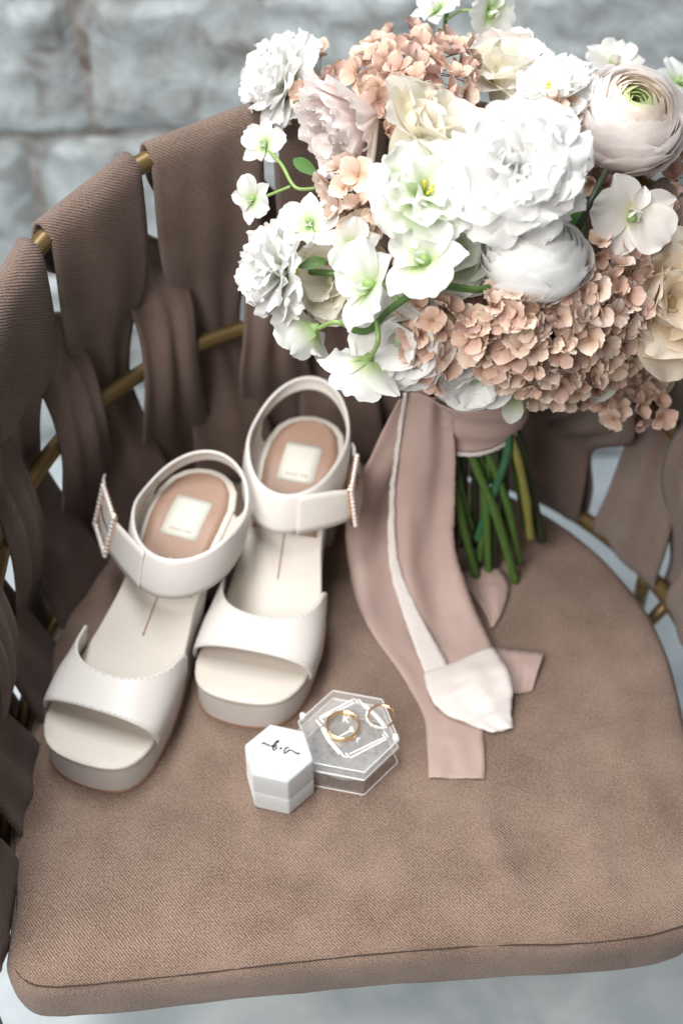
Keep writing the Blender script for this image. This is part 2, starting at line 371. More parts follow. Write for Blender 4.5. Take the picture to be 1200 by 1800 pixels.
course(19, .02, 16, [-130, -84, -45, -4.5, 2.5, 36, 75, 130], g, 80)
course(35.6, .0, 18, [-130, -70, -28, 14, 56, 130], g, 100)

# ------------------------------------------------------------------ the armchair
CX, CY, RR = 2.2, 62.0, 25.3
chair = thing('armchair', 'woven brown fabric strap armchair with round back and padded twill seat', 'armchair', (CX, CY, -SEAT))
ARC = RR * pi / 2
def rail_xy(s, dr=0.0):
    """s runs along the rail from the middle of the back, negative to the left; dr > 0 is outward"""
    if abs(s) <= ARC:
        a = pi / 2 - s / RR; return Vector((CX + (RR + dr) * cos(a), CY + (RR + dr) * sin(a)))
    e = abs(s) - ARC; return Vector((CX + math.copysign(RR + dr, s), CY - e))
def rail_t(s): return (rail_xy(s + .05) - rail_xy(s - .05)).normalized()
def z_top(s): return 32.4 - .0040 * min(abs(s), 46) ** 2 - (.10 * (abs(s) - 46) if abs(s) > 46 else 0)
def z_mid(s): return 14.4 - .0012 * min(abs(s), 50) ** 2
Z_BOT = -1.6
SEND = ARC + 17.5
def rail_pts(zf, s0, s1, n): return [Vector((*rail_xy(lerp(s0, s1, i / n)), zf(lerp(s0, s1, i / n)))) for i in range(n + 1)]
top = rail_pts(z_top, -SEND, SEND, 90)
def bend(p, sgn):                                      # arm end curving down into the front leg
    o = []
    for k in range(1, 9):
        a = k / 8 * pi / 2; o.append(p + Vector((0, -5 * sin(a), -5 * (1 - cos(a)))))
    return o
v, f = tube(top, .68, 12); part('top_rail', v, f, M['rail'], chair)
v, f = tube(rail_pts(z_mid, -SEND - 4, SEND + 4, 80), .62, 12); part('middle_rail', v, f, M['rail'], chair)
v, f = tube(rail_pts(lambda s: Z_BOT, -SEND - 4, SEND + 4, 80), .7, 12); part('bottom_rail', v, f, M['rail'], chair)
for sg in (-1, 1):
    e = Vector((*rail_xy(sg * SEND), z_top(SEND)))
    pts = [e] + bend(e, sg); l = pts[-1]
    pts += [l + Vector((0, -.05 * k, -(l.z + SEAT) * k / 10)) for k in range(1, 11)]
    v, f = tube(pts, .72, 12); part('leg', v, f, M['rail'], chair)
    b = rail_xy(sg * 27)
    v, f = tube([Vector((b.x, b.y, -1.6)), Vector((b.x, b.y, -4)), Vector((b.x, b.y, -8)), Vector((b.x, b.y + 1.5, -SEAT))], lambda t: .6, 10)
    part('leg', v, f, M['rail'], chair)
# straps: over the top rail, one leg behind the middle rail, the other gathered in front of it
def strap(s0, k):
    rn = random.Random(100 + k); j = lambda a: rn.uniform(-a, a)
    zt, zm = z_top(s0), z_mid(s0); W = 8.1
    def st(s, dr, z, wd, lean=0):
        xy = rail_xy(s, dr); t = rail_t(s)
        slope = (z_top(s + 1) - z_top(s - 1)) / 2 if z > zt - 4 else 0
        return (Vector((xy.x, xy.y, z)), Vector((t.x, t.y, slope + lean)), wd)
    sh = 4.6 + j(.35); bm = .25 if k == 3 else 1
    stations = [st(s0 + .6 + j(.4), .6, Z_BOT - 1.2, 6.6), st(s0 + .5, -1.5 if s0 < -16 else -.85, Z_BOT + .6, 7.4), st(s0 + .3 + j(.4), -.6 if s0 < -16 else -.2, Z_BOT + 5, 6.8),
                st(s0 + j(.2), 1.1, zm - 2.5, 5.2), st(s0, 1.25, zm + .6, 4.9), st(s0 - .1, .7, zm + 4.6, 6.2),
                st(s0, -.5, zt - 8, 7.9), st(s0, -1.0, zt - 1.2, W), st(s0, -.5, zt + .72, W), st(s0, .5, zt + .72, W), st(s0, 1.0, zt - .8, W),
                st(s0 + .9, 1.6, zt - 5, 7.6), st(s0 + sh * .95, 1.5, zm + 8.5, 6.2, -.10), st(s0 + sh * 1.13, .1, zm + 4.6, 5.0, -.06),
                st(s0 + sh * 1.02, -1.05 + j(.12), zm + .3, 4.8), st(s0 + sh * 1.0, -.8, zm - 4, 5.6), st(s0 + sh * 1.15 * bm, .4, zm - 8.5, 6.4 if bm == 1 else 5),
                st(s0 + sh * 1.3 * bm, 1.3, Z_BOT + 2, 6.6 if bm == 1 else 5), st(s0 + sh * 1.35 * bm, .9, Z_BOT - 1.2, 6.6 if bm == 1 else 5)]
    ph = rn.uniform(0, 6)
    def bump(u, v):
        pin = math.exp(-((u - .80) / .10) ** 2) + .6 * math.exp(-((u - .2) / .12) ** 2)
        flat = math.exp(-((u - .5) / .10) ** 2)
        d = pin * (.22 * cos(2.6 * pi * v + ph) - .12 * v * v) + .10 * (1 - flat) * sin(5 * v + u * 9 + ph)
        d += (1 - flat) * .22 * noise.noise(Vector((u * 7, v * 2.2, k * 5.3)))
        return d
    v, f, uv = band(stations, 110, 17, bump)
    o = part('strap', v, f, M['strap'], chair, uv, solid=.26); return o
for k in range(-5, 7): strap(-12.2 + 9.2 * k, k)
# cushion
def outline(n_arc=60):
    pts = []
    x0, x1 = -22.8, 25.0
    rr = (x1 - x0) / 2; cx = (x0 + x1) / 2
    for i in range(n_arc + 1):
        a = pi * i / n_arc; pts.append(Vector((cx + rr * cos(a), CY - .3 + (rr + .2) * sin(a))))
    pts += [Vector((x0 + 1.4 * (1 - sstep(42, 52, lerp(61, 43, k / 14))), lerp(61, 43, k / 14))) for k in range(0, 15)]
    c = Vector((x0 + 4.0, 41.3))
    for k in range(1, 10):
        a = pi + (pi / 2 - .08) * k / 9; pts.append(c + Vector((2.6 * cos(a), 2.6 * sin(a))))
    fr = cr([(-18.0, 38.65, 0), (-13, 39.1, 0), (0, 40.5, 0), (9, 41.3, 0), (15, 41.5, 0), (20, 42.1, 0), (22.6, 42.9, 0)], 40)
    pts += [Vector((q.x, q.y)) for q in fr]
    pts += [Vector((24.7, 45.0)), Vector((24.95, 47.5))] + [Vector((x1, lerp(49, 61, k / 8))) for k in range(9)]
    return pts
OUT = outline()
CC = Vector((2.2, 62))
def inset(p, d): 
    q = p - CC; return CC + q * max(0, (q.length - d)) / q.length
folds = [((850, 1430), (915, 1600), 1.0, .30), ((1000, 1380), (1080, 1600), 1.2, .30), ((1120, 1330), (1185, 1580), 1.0, .34), ((690, 1480), (735, 1610), 1.3, .18), ((1060, 1200), (1110, 1330), 1.2, .16)]
folds = [(P(*a), P(*b), wd, am) for a, b, wd, am in folds]
def wrinkle(x, y):
    d = 0
    for a, b, wd, am in folds:
        ab = (b - a); t = ((x - a.x) * ab.x + (y - a.y) * ab.y) / (ab.x ** 2 + ab.y ** 2)
        tt = max(0, min(1, t)); dx = x - a.x - ab.x * tt; dy = y - a.y - ab.y * tt
        r2 = (dx * dx + dy * dy) / wd ** 2; env = sstep(-.15, .3, t) * (1 - sstep(.8, 1.3, t))
        d += 1.7 * am * math.exp(-r2 * 1.6) * env
    far = sstep(10, 16, x) + (1 - sstep(43.5, 47, y)) + sstep(19, 23, abs(x - 2))
    d += min(1, far) * .10 * noise.noise(Vector((x * .25, y * .16, 3.3)))
    return d
prof = [(3.0, .0), (1.9, -.06), (1.1, -.22), (.55, -.5), (.22, -.85), (.03, -1.3), (0, -2.0), (0, -3.6), (.12, -4.3), (.45, -4.8), (1.1, -5.1), (3, -5.15)]
vs, fs = [], []; N = len(OUT)
def add_ring(fn):
    st = len(vs); vs.extend(fn(p) for p in OUT); return st
rings = []
for k in range(40, 0, -1):
    t = (k / 40) ** .8
    def fn(p, t=t):
        e = inset(p, 3.0); q = CC.lerp(e, 1 - t); 
        return Vector((q.x, q.y, 0.0 + wrinkle(q.x, q.y) * min(1, t * 12)))
    rings.append(add_ring(fn))
rings = rings
for d, z in prof:
    def fn(p, d=d, z=z):
        q = inset(p, d + .16 * noise.noise(Vector((p.x * .3, p.y * .3, z * .4)))); 
        sag = .28 * noise.noise(Vector((p.x * .16, p.y * .16, 9))) if z < -3 else (.06 * noise.noise(Vector((p.x * .4, p.y * .4, z))) + (.07 * noise.noise(Vector((p.x * 1.3, p.y * 1.3, 2))) if z > -1.4 else 0))
        return Vector((q.x, q.y, z + sag))
    rings.append(add_ring(fn))
for a, b in zip(rings, rings[1:]):
    for i in range(N): fs.append((a + i, a + (i + 1) % N, b + (i + 1) % N, b + i))
fs.append(tuple(rings[0] + i for i in range(N))); fs.append(tuple(rings[-1] + i for i in reversed(range(N))))
cush = part('seat_cushion', vs, fs, M['seat'], chair)
sp = []
for p in OUT:
    q = inset(p, .50 + .05 * noise.noise(Vector((p.x * 1.5, p.y * 1.5, 0)))); sp.append(Vector((q.x, q.y, -.545 + .03 * noise.noise(Vector((p.x, p.y, 4))))))
v, f = tube(sp, .055, 6, closed=True)
part('seam', v, f, M['seam'], cush, off=BASE[chair.name])
# seat panel the cushion lies on, carried by the bottom rail
v, f = [], []
for z in (-5.2, -6.2):
    v += [Vector((*inset(p, 3.4), z)) for p in OUT]
f = [(i, (i + 1) % N, N + (i + 1) % N, N + i) for i in range(N)] + [tuple(range(N))[::-1], tuple(range(N, 2 * N))]
part('seat_panel', v, f, M['rail'], chair, smooth=False)
for a, b in (((-22.8, 55), (27.3, 55)), ((-22, 72), (26.5, 72)), ((-22.8, 45), (27.3, 45))):
    v, f = tube([Vector((a[0], a[1], Z_BOT)), Vector((a[0] + 2.2, a[1], -6.6)), Vector((b[0] - 2.2, b[1], -6.6)), Vector((b[0], b[1], Z_BOT))], .6, 8)
    part('seat_bar', v, f, M['rail'], chair)

# ------------------------------------------------------------------ sandals
WT = [(0, .0), (.01, .42), (.03, .72), (.07, 1.1), (.13, 1.5), (.25, 2.0), (.45, 2.5), (.8, 3.0), (1.3, 3.4), (2.0, 3.75), (2.8, 3.98), (4, 4.1), (5.8, 4.12), (8, 3.85), (10.5, 3.35), (13, 2.9), (16, 2.85), (18.5, 3.1), (20.5, 3.05), (22, 2.6), (22.8, 1.95), (23.25, 1.2), (23.45, .5), (23.5, 0)]
SL = 23.5
def sw(y): return interp(WT, y)
def scx(y): return -.35 * sin(pi * min(1, y / 14)) if y < 14 else 0
def zf(y): return 3.0 + .12 * (1 - sstep(0, 3, y)) + 5.7 * sstep(6.8, 19.5, y) + .25 * sstep(18, 23.5, y)
YS = [0, .01, .03, .07, .13, .25, .45, .6, .8, 1.05, 1.3, 1.65, 2.0, 2.4, 2.8, 3.4] + [4 + .55 * k for k in range(33)] + [22, 22.4, 22.8, 23.05, 23.25, 23.4, 23.48, 23.5]
def loft(ys, sec):
    vs, fs = [], []; n = None
    for y in ys:
        s = sec(y); n = len(s); vs += [Vector((x, y, z)) for x, z in s]
    for i in range(len(ys) - 1):
        for k in range(n):
            fs.append((i * n + k, i * n + (k + 1) % n, (i + 1) * n + (k + 1) % n, (i + 1) * n + k))
    fs.append(tuple(reversed(range(n)))); fs.append(tuple((len(ys) - 1) * n + k for k in range(n)))
    return vs, fs
def rsec(c, w, zb, zt, r, n=4):
    r = max(.004, min(r, (zt - zb) * .49)); o = []; k_ = 1.0
    if w < r + .02: k_ = max(w, .0005) / (r + .02); w = r + .02
    for cx_, cz, a0 in ((w - r, zb + r, -pi / 2), (w - r, zt - r, 0), (-w + r, zt - r, pi / 2), (-w + r, zb + r, pi)):
        for k in range(n + 1):
            a = a0 + pi / 2 * k / n; o.append((c + (cx_ + r * cos(a)) * k_, cz + r * sin(a)))
    return o
def text_mesh(name, body, size, mat, depth=.01):
    cu = bpy.data.curves.new(name, 'FONT'); cu.body = body; cu.size = size * S; cu.align_x = 'CENTER'; cu.align_y = 'CENTER'; cu.extrude = depth * S
    o = bpy.data.objects.new(name, cu); COL.objects.link(o); bpy.context.view_layer.update()
    me = bpy.data.meshes.new_from_object(o.evaluated_get(bpy.context.evaluated_depsgraph_get()))
    bpy.data.objects.remove(o); me.name = name; me.materials.clear(); me.materials.append(mat); return me
def sandal(label, loc, ang, m, loop, buckle):
    """m = -1: buckle on the local -x side, m = +1 on the +x side. Local y runs from toe tip to heel."""
    t = thing('platform_sandal', label, 'sandal', loc, ang, 'pair of bridal sandals')
    pt = lambda name, v, f, mat, par=None, solid=0, uvs=None: part(name, [Vector((-q[0], q[1], q[2])) if m > 0 else q for q in v], [tuple(reversed(q)) for q in f] if m > 0 else f, mat, par or t, world=False, solid=solid)
    # built for m = -1 (buckle at -x); mirrored for m = +1
    zb = lambda y: .28 + (zf(y) - 1.55 - .28) * sstep(10.8, 16.5, y)
    v, f = loft(YS, lambda y: rsec(scx(y), sw(y) * .985, zb(y), zf(y) - .42, .22)); pl = pt('platform', v, f, M['satin'])
    ys = [y for y in YS if y < 11.6]
    v, f = loft(ys, lambda y: rsec(scx(y), sw(y) * .985 + .03, .0, .30, .06, 2)); pt('outsole', v, f, M['outsole'], pl)
    v, f = loft(YS, lambda y: rsec(scx(y), sw(y) + .04, zf(y) - .46, zf(y), .30 if y < 9 else .17, 5)); fb = pt('footbed', v, f, M['footbed'])
    # heel block
    hy = [y for y in YS if y >= 17.4]
    edge = [(scx(y) + sw(y) * .97, y) for y in hy] + [(scx(y) - sw(y) * .97, y) for y in reversed(hy)]
    vs, fs = [], []; n = len(edge); hl = 12
    for k in range(hl + 1):
        a = k / hl; sc_ = lerp(.84, 1, a ** 1.2)
        for x, y in edge:
            yy = 20.6 + (y - 20.6) * sc_; vs.append(Vector((x * sc_, yy - .25 * (1 - a), lerp(.3, zf(y) - .4, a))))
    for k in range(hl):
        for i in range(n): fs.append((k * n + i, k * n + (i + 1) % n, (k + 1) * n + (i + 1) % n, (k + 1) * n + i))
    fs.append(tuple(reversed(range(n)))); fs.append(tuple(hl * n + i for i in range(n)))
    h = pt('heel', vs, fs, M['satin'])
    vs = [Vector((q.x, q.y, z)) for z in (0, .3) for q in vs[:n]]
    pt('heel_tip', vs, [(i, (i + 1) % n, n + (i + 1) % n, n + i) for i in range(n)] + [tuple(reversed(range(n))), tuple(range(n, 2 * n))], M['outsole'], h)
    # tan heel sock, cream tag with print, centre seam
    def sheet(y0, y1, xf, dz, ny=24, nx=7):
        return grid(ny, nx, lambda a, b: Vector((scx(lerp(y0, y1, a)) + xf(lerp(y0, y1, a)) * (2 * b - 1), lerp(y0, y1, a), zf(lerp(y0, y1, a)) + dz)))
    def rim(y): return max(.02, sw(y + .35) - .42) if y < 22.9 else .02
    v, f = sheet(13.6, 23.0, rim, .03, 60, 9); sock = pt('insole_sock', v, f, M['tan'], fb, solid=.05)
    v, f = sheet(17.0, 20.4, lambda y: 1.42, .075, 8, 5); tg = pt('tag', v, f, M['tag'], fb, solid=.03)
    v, f = sheet(10.6, 13.6, lambda y: .055, .035, 12, 2); pt('centre_line', v, f, M['tan'], fb, solid=.05)
    v, f = sheet(13.6, 15.6, lambda y: .075, .085, 8, 2); pt('centre_line', v, f, M['tag'], fb, solid=.03)
    me = text_mesh('print', 'dolce vita', .46, M['print'])
    o = link('print', me, fb); yy = 17.55
    o.location = Vector((0, yy, zf(yy) + .10)) * S; o.rotation_euler = (math.atan2(zf(yy + .3) - zf(yy - .3), .6), 0, 0)
    # toe strap
    def vamp(a, b):
        ph = 2 * a - 1; s_, c_ = sin(ph * pi / 2), cos(ph * pi / 2)
        yf = 3.05 + .35 * abs(ph) ** 3; q_ = abs(ph) if abs(ph) < .7 else .7 + .12 * sin((abs(ph) - .7) / .3 * pi * .75); yb = 5.6 + 5.9 * q_ ** 1.9
        y = lerp(yf, yb, b); ww = sw(min(y, 9)) + .26
        crest = 2.55 + .8 * b + .75 * b * abs(ph) ** 1.5
        return Vector((scx(y) + ww * math.copysign(abs(s_) ** .8, s_), y, zf(y) - .42 + crest * max(0, c_) ** .55))
    v, f = grid(49, 15, vamp); vm = pt('toe_strap', v, f, M['satin'], None, .2)
    # stitches along both edges of the toe strap
    st = []
    for bb in (.06, .95):
        for i in range(3, 60):
            if i % 2: continue
            a = i / 62; p0, p1 = vamp(a, bb), vamp(a + .011, bb); nn = (vamp(a + .01, bb) - vamp(a - .01, bb)).cross(vamp(a, bb + .03) - vamp(a, bb - .03)).normalized()
            if nn.z < 0: nn = -nn
            st.append(tube([p0 + nn * .105, p1 + nn * .105], .022, 4))
    v, f = join(*st); o = pt('stitching', v, f, M['thread'], vm); o['kind'] = 'stuff'
    # ankle strap: wide in front, slim round the heel
    ax, yc, ay, zc, dz, ls = loop
    def ring(ph):
        return Vector((ax * sin(ph) + (.75 if m < 0 else 0) , yc - ay * cos(ph), zc - dz * cos(ph) - .35 * (1 - cos(2 * ph)) / 2))
    def rw(ph):
        c = (1 + cos(ph)) / 2; return lerp(1.15, 3.0, sstep(.30, .72, c))
    def rup(ph):
        c = (1 + cos(ph)) / 2
        return Vector((-.10 * sin(ph), .55 * sstep(.3, 1, c) + ls * (1 - c), 1)).normalized()
    def strapf(a, b):
        ph = a * 2 * pi - pi; e = Vector((sin(ph), -cos(ph), 0)).normalized()
        return ring(ph) + rup(ph) * rw(ph) * (b - .5) + e * .10 * (1 - (2 * b - 1) ** 2)
    v, f = grid(96, 8, strapf, closed_u=True); an = pt('ankle_strap', v, f, M['satin'], None, .22)
    st = []
    for bb in (.07, .93):
        for i in range(18, 80):
            a = .18 + .64 * i / 97; q0, q1 = strapf(a, bb), strapf(a + .0035, bb); e = Vector((q0.x, q0.y - yc, 0)).normalized() * .125; st.append(tube([q0 + e, q1 + e], .022, 4))
    v, f = join(*st); o = pt('stitching', v, f, M['thread'], an); o['kind'] = 'stuff'
    # side quarters carrying the strap
    for sg in (-1, 1):
        def quarter(a, b):
            y = lerp(15.2, 20.3, a); base = Vector((scx(y) + sg * (sw(y) + .03), y, zf(y) - .35))
            ph = sg * lerp(radians(68), radians(118), a); tp = ring(ph) - rup(ph) * rw(ph) * .3
            bb = base.lerp(tp, b); bb.y += (-.9 if a < .5 else .9) * (abs(2 * a - 1)) * sin(pi * b) * -.9
            bb.x += sg * .12 * sin(pi * b); return bb
        v, f = grid(12, 10, quarter); pt('quarter', v, f, M['lining'], None, .2)
    # buckle on the outer side
    bcl, al, up = buckle; al = Vector(al).normalized(); up = Vector(up); up = (up - al * up.dot(al)).normalized(); out = up.cross(al)
    if out.x > 0: out = -out
    bc = bcl.copy()
    hw, hh = 1.72, 1.85
    fr = [bc + al * a + up * b for a, b in ((-hw, -hh), (hw, -hh), (hw, hh), (-hw, hh))]
    loopp = []
    for i in range(4):
        for k in range(9): loopp.append(fr[i].lerp(fr[(i + 1) % 4], k / 9))
    v, f = tube(loopp, .14, 8, closed=True); bk = pt('buckle', v, f, M['gold'])
    v, f = tube([bc - al * hw + up * .1, bc + out * .15 + up * .05, bc + al * hw], .1, 6); pt('prong', v, f, M['gold'], bk)
    pm = mesh('pearl', *sphere((0, 0, 0), .205, 12, 8), M['pearl']); np_ = 0
    for i in range(4):
        d = (fr[(i + 1) % 4] - fr[i]).length; cnt = round(d / .40)
        for k in range(cnt):
            p = fr[i].lerp(fr[(i + 1) % 4], k / cnt) + out * .16
            o = link('pearl', pm, bk); o.location = Vector((-p.x if m > 0 else p.x, p.y, p.z)) * S
    # strap tail threaded through the buckle, rounded end pointing back
    rp = lambda dg: strapf((radians(dg) + pi) / (2 * pi), .5)
    tl = [rp(-20) + Vector((-.05, -.16, 0)), rp(-38).lerp(bc + al * 1.9, .45) + Vector((-.1, -.1, 0)), bc + out * .02 + al * 1.2, bc + out * .02 - al * .6, bc - out * .15 - al * 1.9 + up * .1, bc - out * .2 - al * 2.9 + up * .35, bc - out * .5 - al * 3.6 + up * .6]
    ws = [2.95, 2.95, 2.85, 2.75, 2.7, 2.3, 1.5]
    dd_ = [rup(radians(-22)), rup(radians(-38)).lerp(up, .4)] + [up] * 6
    v, f, uv = band([(p, d_, w_) for p, d_, w_ in zip(tl, dd_, ws)], 36, 7); pt('strap_tail', v, f, M['satin'], an, .16)
    return t
LOC_L = Vector((-17.55, 53.1, 0)); LA = radians(-19.5); RA = radians(-13.2)
LOC_R = Vector((-7.4, 58.2, 0)); BUCKLE_R = Matrix.Rotation(-RA, 3, 'Z') @ (P(622, 862, 9.6) - LOC_R); BUCKLE_R.x *= -1
BUCKLE = Matrix.Rotation(-LA, 3, 'Z') @ (P(187, 915, 9.2) - LOC_L)
sandal('left of the two ivory platform sandals, pearl buckle on its left side', LOC_L, LA, -1, (4.0, 17.8, 5.3, 10.0, 1.0, -.3), (BUCKLE, (.62, -.78, .03), (.23, .18, .96)))
sandal('ivory platform sandal nearer the bouquet ribbon, pearl buckle on its right side', (-7.4, 58.2, 0), RA, 1, (3.7, 18.0, 5.4, 10.9, 1.6, .1), (BUCKLE_R, (-.10, -.99, .0), (.10, .10, .98)))

# ------------------------------------------------------------------ velvet ring box
def hexpts(c, r, ang, rc=.0, n=5):
    """hexagon with rounded corners"""
    o = []
    for k in range(6):
        a = ang + k * pi / 3; v0 = Vector((c[0] + r * cos(a), c[1] + r * sin(a)))
        if not rc: o.append(v0); continue
        ctr = Vector((c[0] + (r - rc / cos(pi / 6)) * cos(a), c[1] + (r - rc / cos(pi / 6)) * sin(a)))
        for j in range(n): b = a - pi / 6 + pi / 3 * j / (n - 1); o.append(ctr + Vector((rc * cos(b), rc * sin(b))))
    return o
def hexloft(c, ang, levels, rc, cap_top=True, cap_bot=True):
    vs, fs = [], []; n = None
    for r, z in levels:
        p = hexpts(c, r, ang, rc); n = len(p); vs += [Vector((q.x, q.y, z)) for q in p]
    for i in range(len(levels) - 1):
        for k in range(n): fs.append((i * n + k, i * n + (k + 1) % n, (i + 1) * n + (k + 1) % n, (i + 1) * n + k))
    if cap_bot: fs.append(tuple(reversed(range(n))))
    if cap_top: fs.append(tuple((len(levels) - 1) * n + k for k in range(n)))
    return vs, fs
bcx = P(490, 1322, 4.2); bc = (bcx.x, bcx.y); ba = atan2(-2.25, .62)
rb = thing('ring_box', 'small white velvet hexagonal ring box with black script on its lid', 'ring box', (bc[0], bc[1], 0))
v, f = hexloft(bc, ba, [(2.22, 0), (2.36, .08), (2.42, .2), (2.42, 1.75), (2.38, 1.86), (2.2, 1.9)], .22); part('base', v, f, M['velvet'], rb)
v, f = hexloft(bc, ba, [(2.2, 1.92), (2.38, 1.96), (2.42, 2.07), (2.42, 3.95), (2.38, 4.1), (2.26, 4.18), (2.12, 4.18), (2.0, 4.1), (1.9, 4.08), (1.5, 4.12), (.8, 4.15)], .22); lid = part('lid', v, f, M['velvet'], rb)
strokes = [[(200, 372), (215, 358), (250, 365), (310, 395), (365, 412), (400, 395), (450, 360), (495, 330), (490, 315), (465, 322), (430, 365), (395, 425), (375, 425)],
           [(395, 420), (425, 395), (455, 398), (440, 425), (415, 425)], [(410, 425), (395, 462), (408, 482), (435, 472), (465, 440)],
           [(670, 455), (655, 436), (625, 445), (595, 495), (588, 530), (605, 540), (640, 515), (680, 485), (715, 487), (760, 512), (815, 542), (845, 545), (862, 535)]]
ms = []
for sx in strokes:
    pts = cr([P(440 + x / 10, 1270 + y / 10, 4.20) for x, y in sx], 30)
    ms.append(tube(pts, lambda t: .022 + .02 * abs(sin(t * 9)), 6))
dt = P(440 + 53.5, 1270 + 45.2, 4.18); sv, sf = sphere(dt, .085, 10, 6); ms.append(([Vector((q.x, q.y, dt.z + (q.z - dt.z) * .4)) for q in sv], sf))
v, f = join(*ms); part('script_lettering', v, f, M['ink'], lid, off=BASE[rb.name])

# ------------------------------------------------------------------ clear acrylic ring box
acx = P(612, 1284, 2.9); ac = (acx.x, acx.y); aa = atan2(-3.45, 1.1); AR = 3.55
ab = thing('acrylic_ring_box', 'clear acrylic hexagonal ring box with white etched border and initials', 'ring box', (ac[0], ac[1], 0))
v, f = hexloft(ac, aa, [(AR - .05, 1.92), (AR, 1.97), (AR, 2.85), (AR - .05, 2.9)], .08); alid = part('lid', v, f, M['acrylic'], ab, smooth=False)
# hollow base: outer shell, rim, round well
def well(levels_o, levels_i):
    vs, fs = hexloft(ac, aa, levels_o, .08, cap_top=False); n = len(hexpts(ac, 1, aa, .08)); o = len(vs) - n
    for r, z in levels_i:
        vs += [Vector((ac[0] + r * cos(aa - pi / 6 + 2 * pi * k / n), ac[1] + r * sin(aa - pi / 6 + 2 * pi * k / n), z)) for k in range(n)]
    for i in range(len(levels_i)):
        a = o + i * n; b = a + n
        for k in range(n): fs.append((a + k, a + (k + 1) % n, b + (k + 1) % n, b + k))
    fs.append(tuple(len(vs) - n + k for k in range(n))); return vs, fs
v, f = well([(AR - .05, 0), (AR, .05), (AR, 1.83), (AR - .05, 1.88)], [(2.55, 1.88), (2.5, 1.83), (2.5, .5)]); part('base', v, f, M['acrylic'], ab, smooth=False)
for zz, nm in ((2.885, 'lid_arris'), (1.95, 'lid_arris'), (1.86, 'base_arris'), (.05, 'base_arris')):
    hp = [Vector((q.x, q.y, zz)) for q in hexpts(ac, AR - .01, aa, .08)]
    v, f = tube(hp, .035, 5, closed=True); part(nm, v, f, M['edge'], ab)
ZE = 2.915
def ap(x, y, z=ZE): return P(540 + x / 7.06, 1220 + y / 7.06, z)
def strip(pts, wd):
    ms = []
    for a, b in zip(pts, pts[1:]):
        A, B = ap(*a), ap(*b); d = (B - A).normalized(); s_ = Vector((-d.y, d.x, 0)) * wd / 2; A = A - d * wd / 2; B = B + d * wd / 2; up = Vector((0, 0, .012))
        q = [A - s_, B - s_, B + s_, A + s_]; ms.append(([x for x in q] + [x + up for x in q], [(3, 2, 1, 0), (4, 5, 6, 7), (0, 1, 5, 4), (1, 2, 6, 5), (2, 3, 7, 6), (3, 0, 4, 7)]))
    return join(*ms)
border = join(strip([(195, 345), (145, 290), (590, 55), (625, 105)], .09), strip([(190, 295), (580, 108)], .09), strip([(170, 395), (115, 330)], .09), strip([(640, 70), (680, 120)], .09),
              strip([(480, 738), (525, 795), (975, 560), (935, 505)], .09), strip([(530, 742), (935, 548)], .09), strip([(415, 730), (460, 790), (480, 780)], .09), strip([(950, 470), (995, 525)], .09),
              strip([(400, 525), (500, 470)], .08))
o = part('etched_border', *border, M['etch'], alid, smooth=False, off=BASE[ab.name])
rn = random.Random(3)
for (x0, y0), (x1, y1), cnt in (((185, 420), (390, 715), 13), ((690, 130), (950, 400), 13)):
    ms = [strip([(x0 - 8, y0), (lerp(x0, x1, .5) - 24 * (1 if x0 < 300 else -1), lerp(y0, y1, .5)), (x1 - 4, y1)], .03)]
    for k in range(cnt):
        t = k / (cnt - 1); x, y = lerp(x0, x1, t), lerp(y0, y1, t); bow = -22 * sin(pi * t) * (1 if x0 < 300 else -1); x += bow
        for s_ in (-1, 1):
            a = atan2(y1 - y0, x1 - x0) + s_ * .7; lx, ly = x + 16 * cos(a), y + 16 * sin(a)
            c = ap(lx, ly); d = (ap(lx + 10 * cos(a), ly + 10 * sin(a)) - c).normalized() * .16; n_ = Vector((-d.y, d.x, 0)) * .42; up = Vector((0, 0, .01 + .003 * rn.random()))
            q = [c - d, c - d * .2 - n_, c + d, c - d * .2 + n_]; ms.append((q + [z + up for z in q], [(3, 2, 1, 0), (4, 5, 6, 7), (0, 1, 5, 4), (1, 2, 6, 5), (2, 3, 7, 6), (3, 0, 4, 7)]))
    v, f = join(*ms); part('etched_laurel', v, f, M['etch'], alid, smooth=False, off=BASE[ab.name])
for ch, (x, y), s_ in (('K', (478, 318), .72), ('&', (546, 440), .62), ('r', (632, 562), .72)):
    me = text_mesh('etched_letter', ch, s_ * 1.05, M['etch'], .006); o = link('etched_letter', me, alid)
    o.location = (ap(x, y, ZE + .006) - BASE[ab.name]) * S; o.rotation_euler = (0, 0, radians(-8))
for x, y in ((-55, 330), (1090, 590)):
    c = ap(x, y, 2.0); v, f = join(tube([c, c + Vector((0, 0, .75))], .2, 14)); part('magnet', v, f, M['etch'], alid, off=BASE[ab.name])

# ------------------------------------------------------------------ rings on the acrylic box
def ring_thing(name, label, c, zb, ro, ri, h, mat, roundness):
    t = thing(name, label, 'ring', (c.x, c.y, zb), 0)
    sec = []
    for k in range(16):
        a = 2 * pi * k / 16; x = math.copysign(abs(cos(a)) ** roundness, cos(a)); z = math.copysign(abs(sin(a)) ** roundness, sin(a))
        sec.append(((ro + ri) / 2 + (ro - ri) / 2 * x, h / 2 + h / 2 * z))
    v, f = grid(64, 16, lambda a, b: Vector((c.x + sec[int(round(b * 16)) % 16][0] * cos(2 * pi * a), c.y + sec[int(round(b * 16)) % 16][0] * sin(2 * pi * a), zb + sec[int(round(b * 16)) % 16][1])), True, True)
    part('band', v, f, mat, t); return t
ZR = 2.93
c1 = P(602.5, 1273, ZR + .45); c1.z = 0
ring_thing('wedding_ring', 'wide plain gold band lying over the etched initials', c1, ZR, 1.21, 1.04, .46, M['gold_pale'], .45)
c2 = P(669.5, 1259, ZR + .1); c2.z = 0
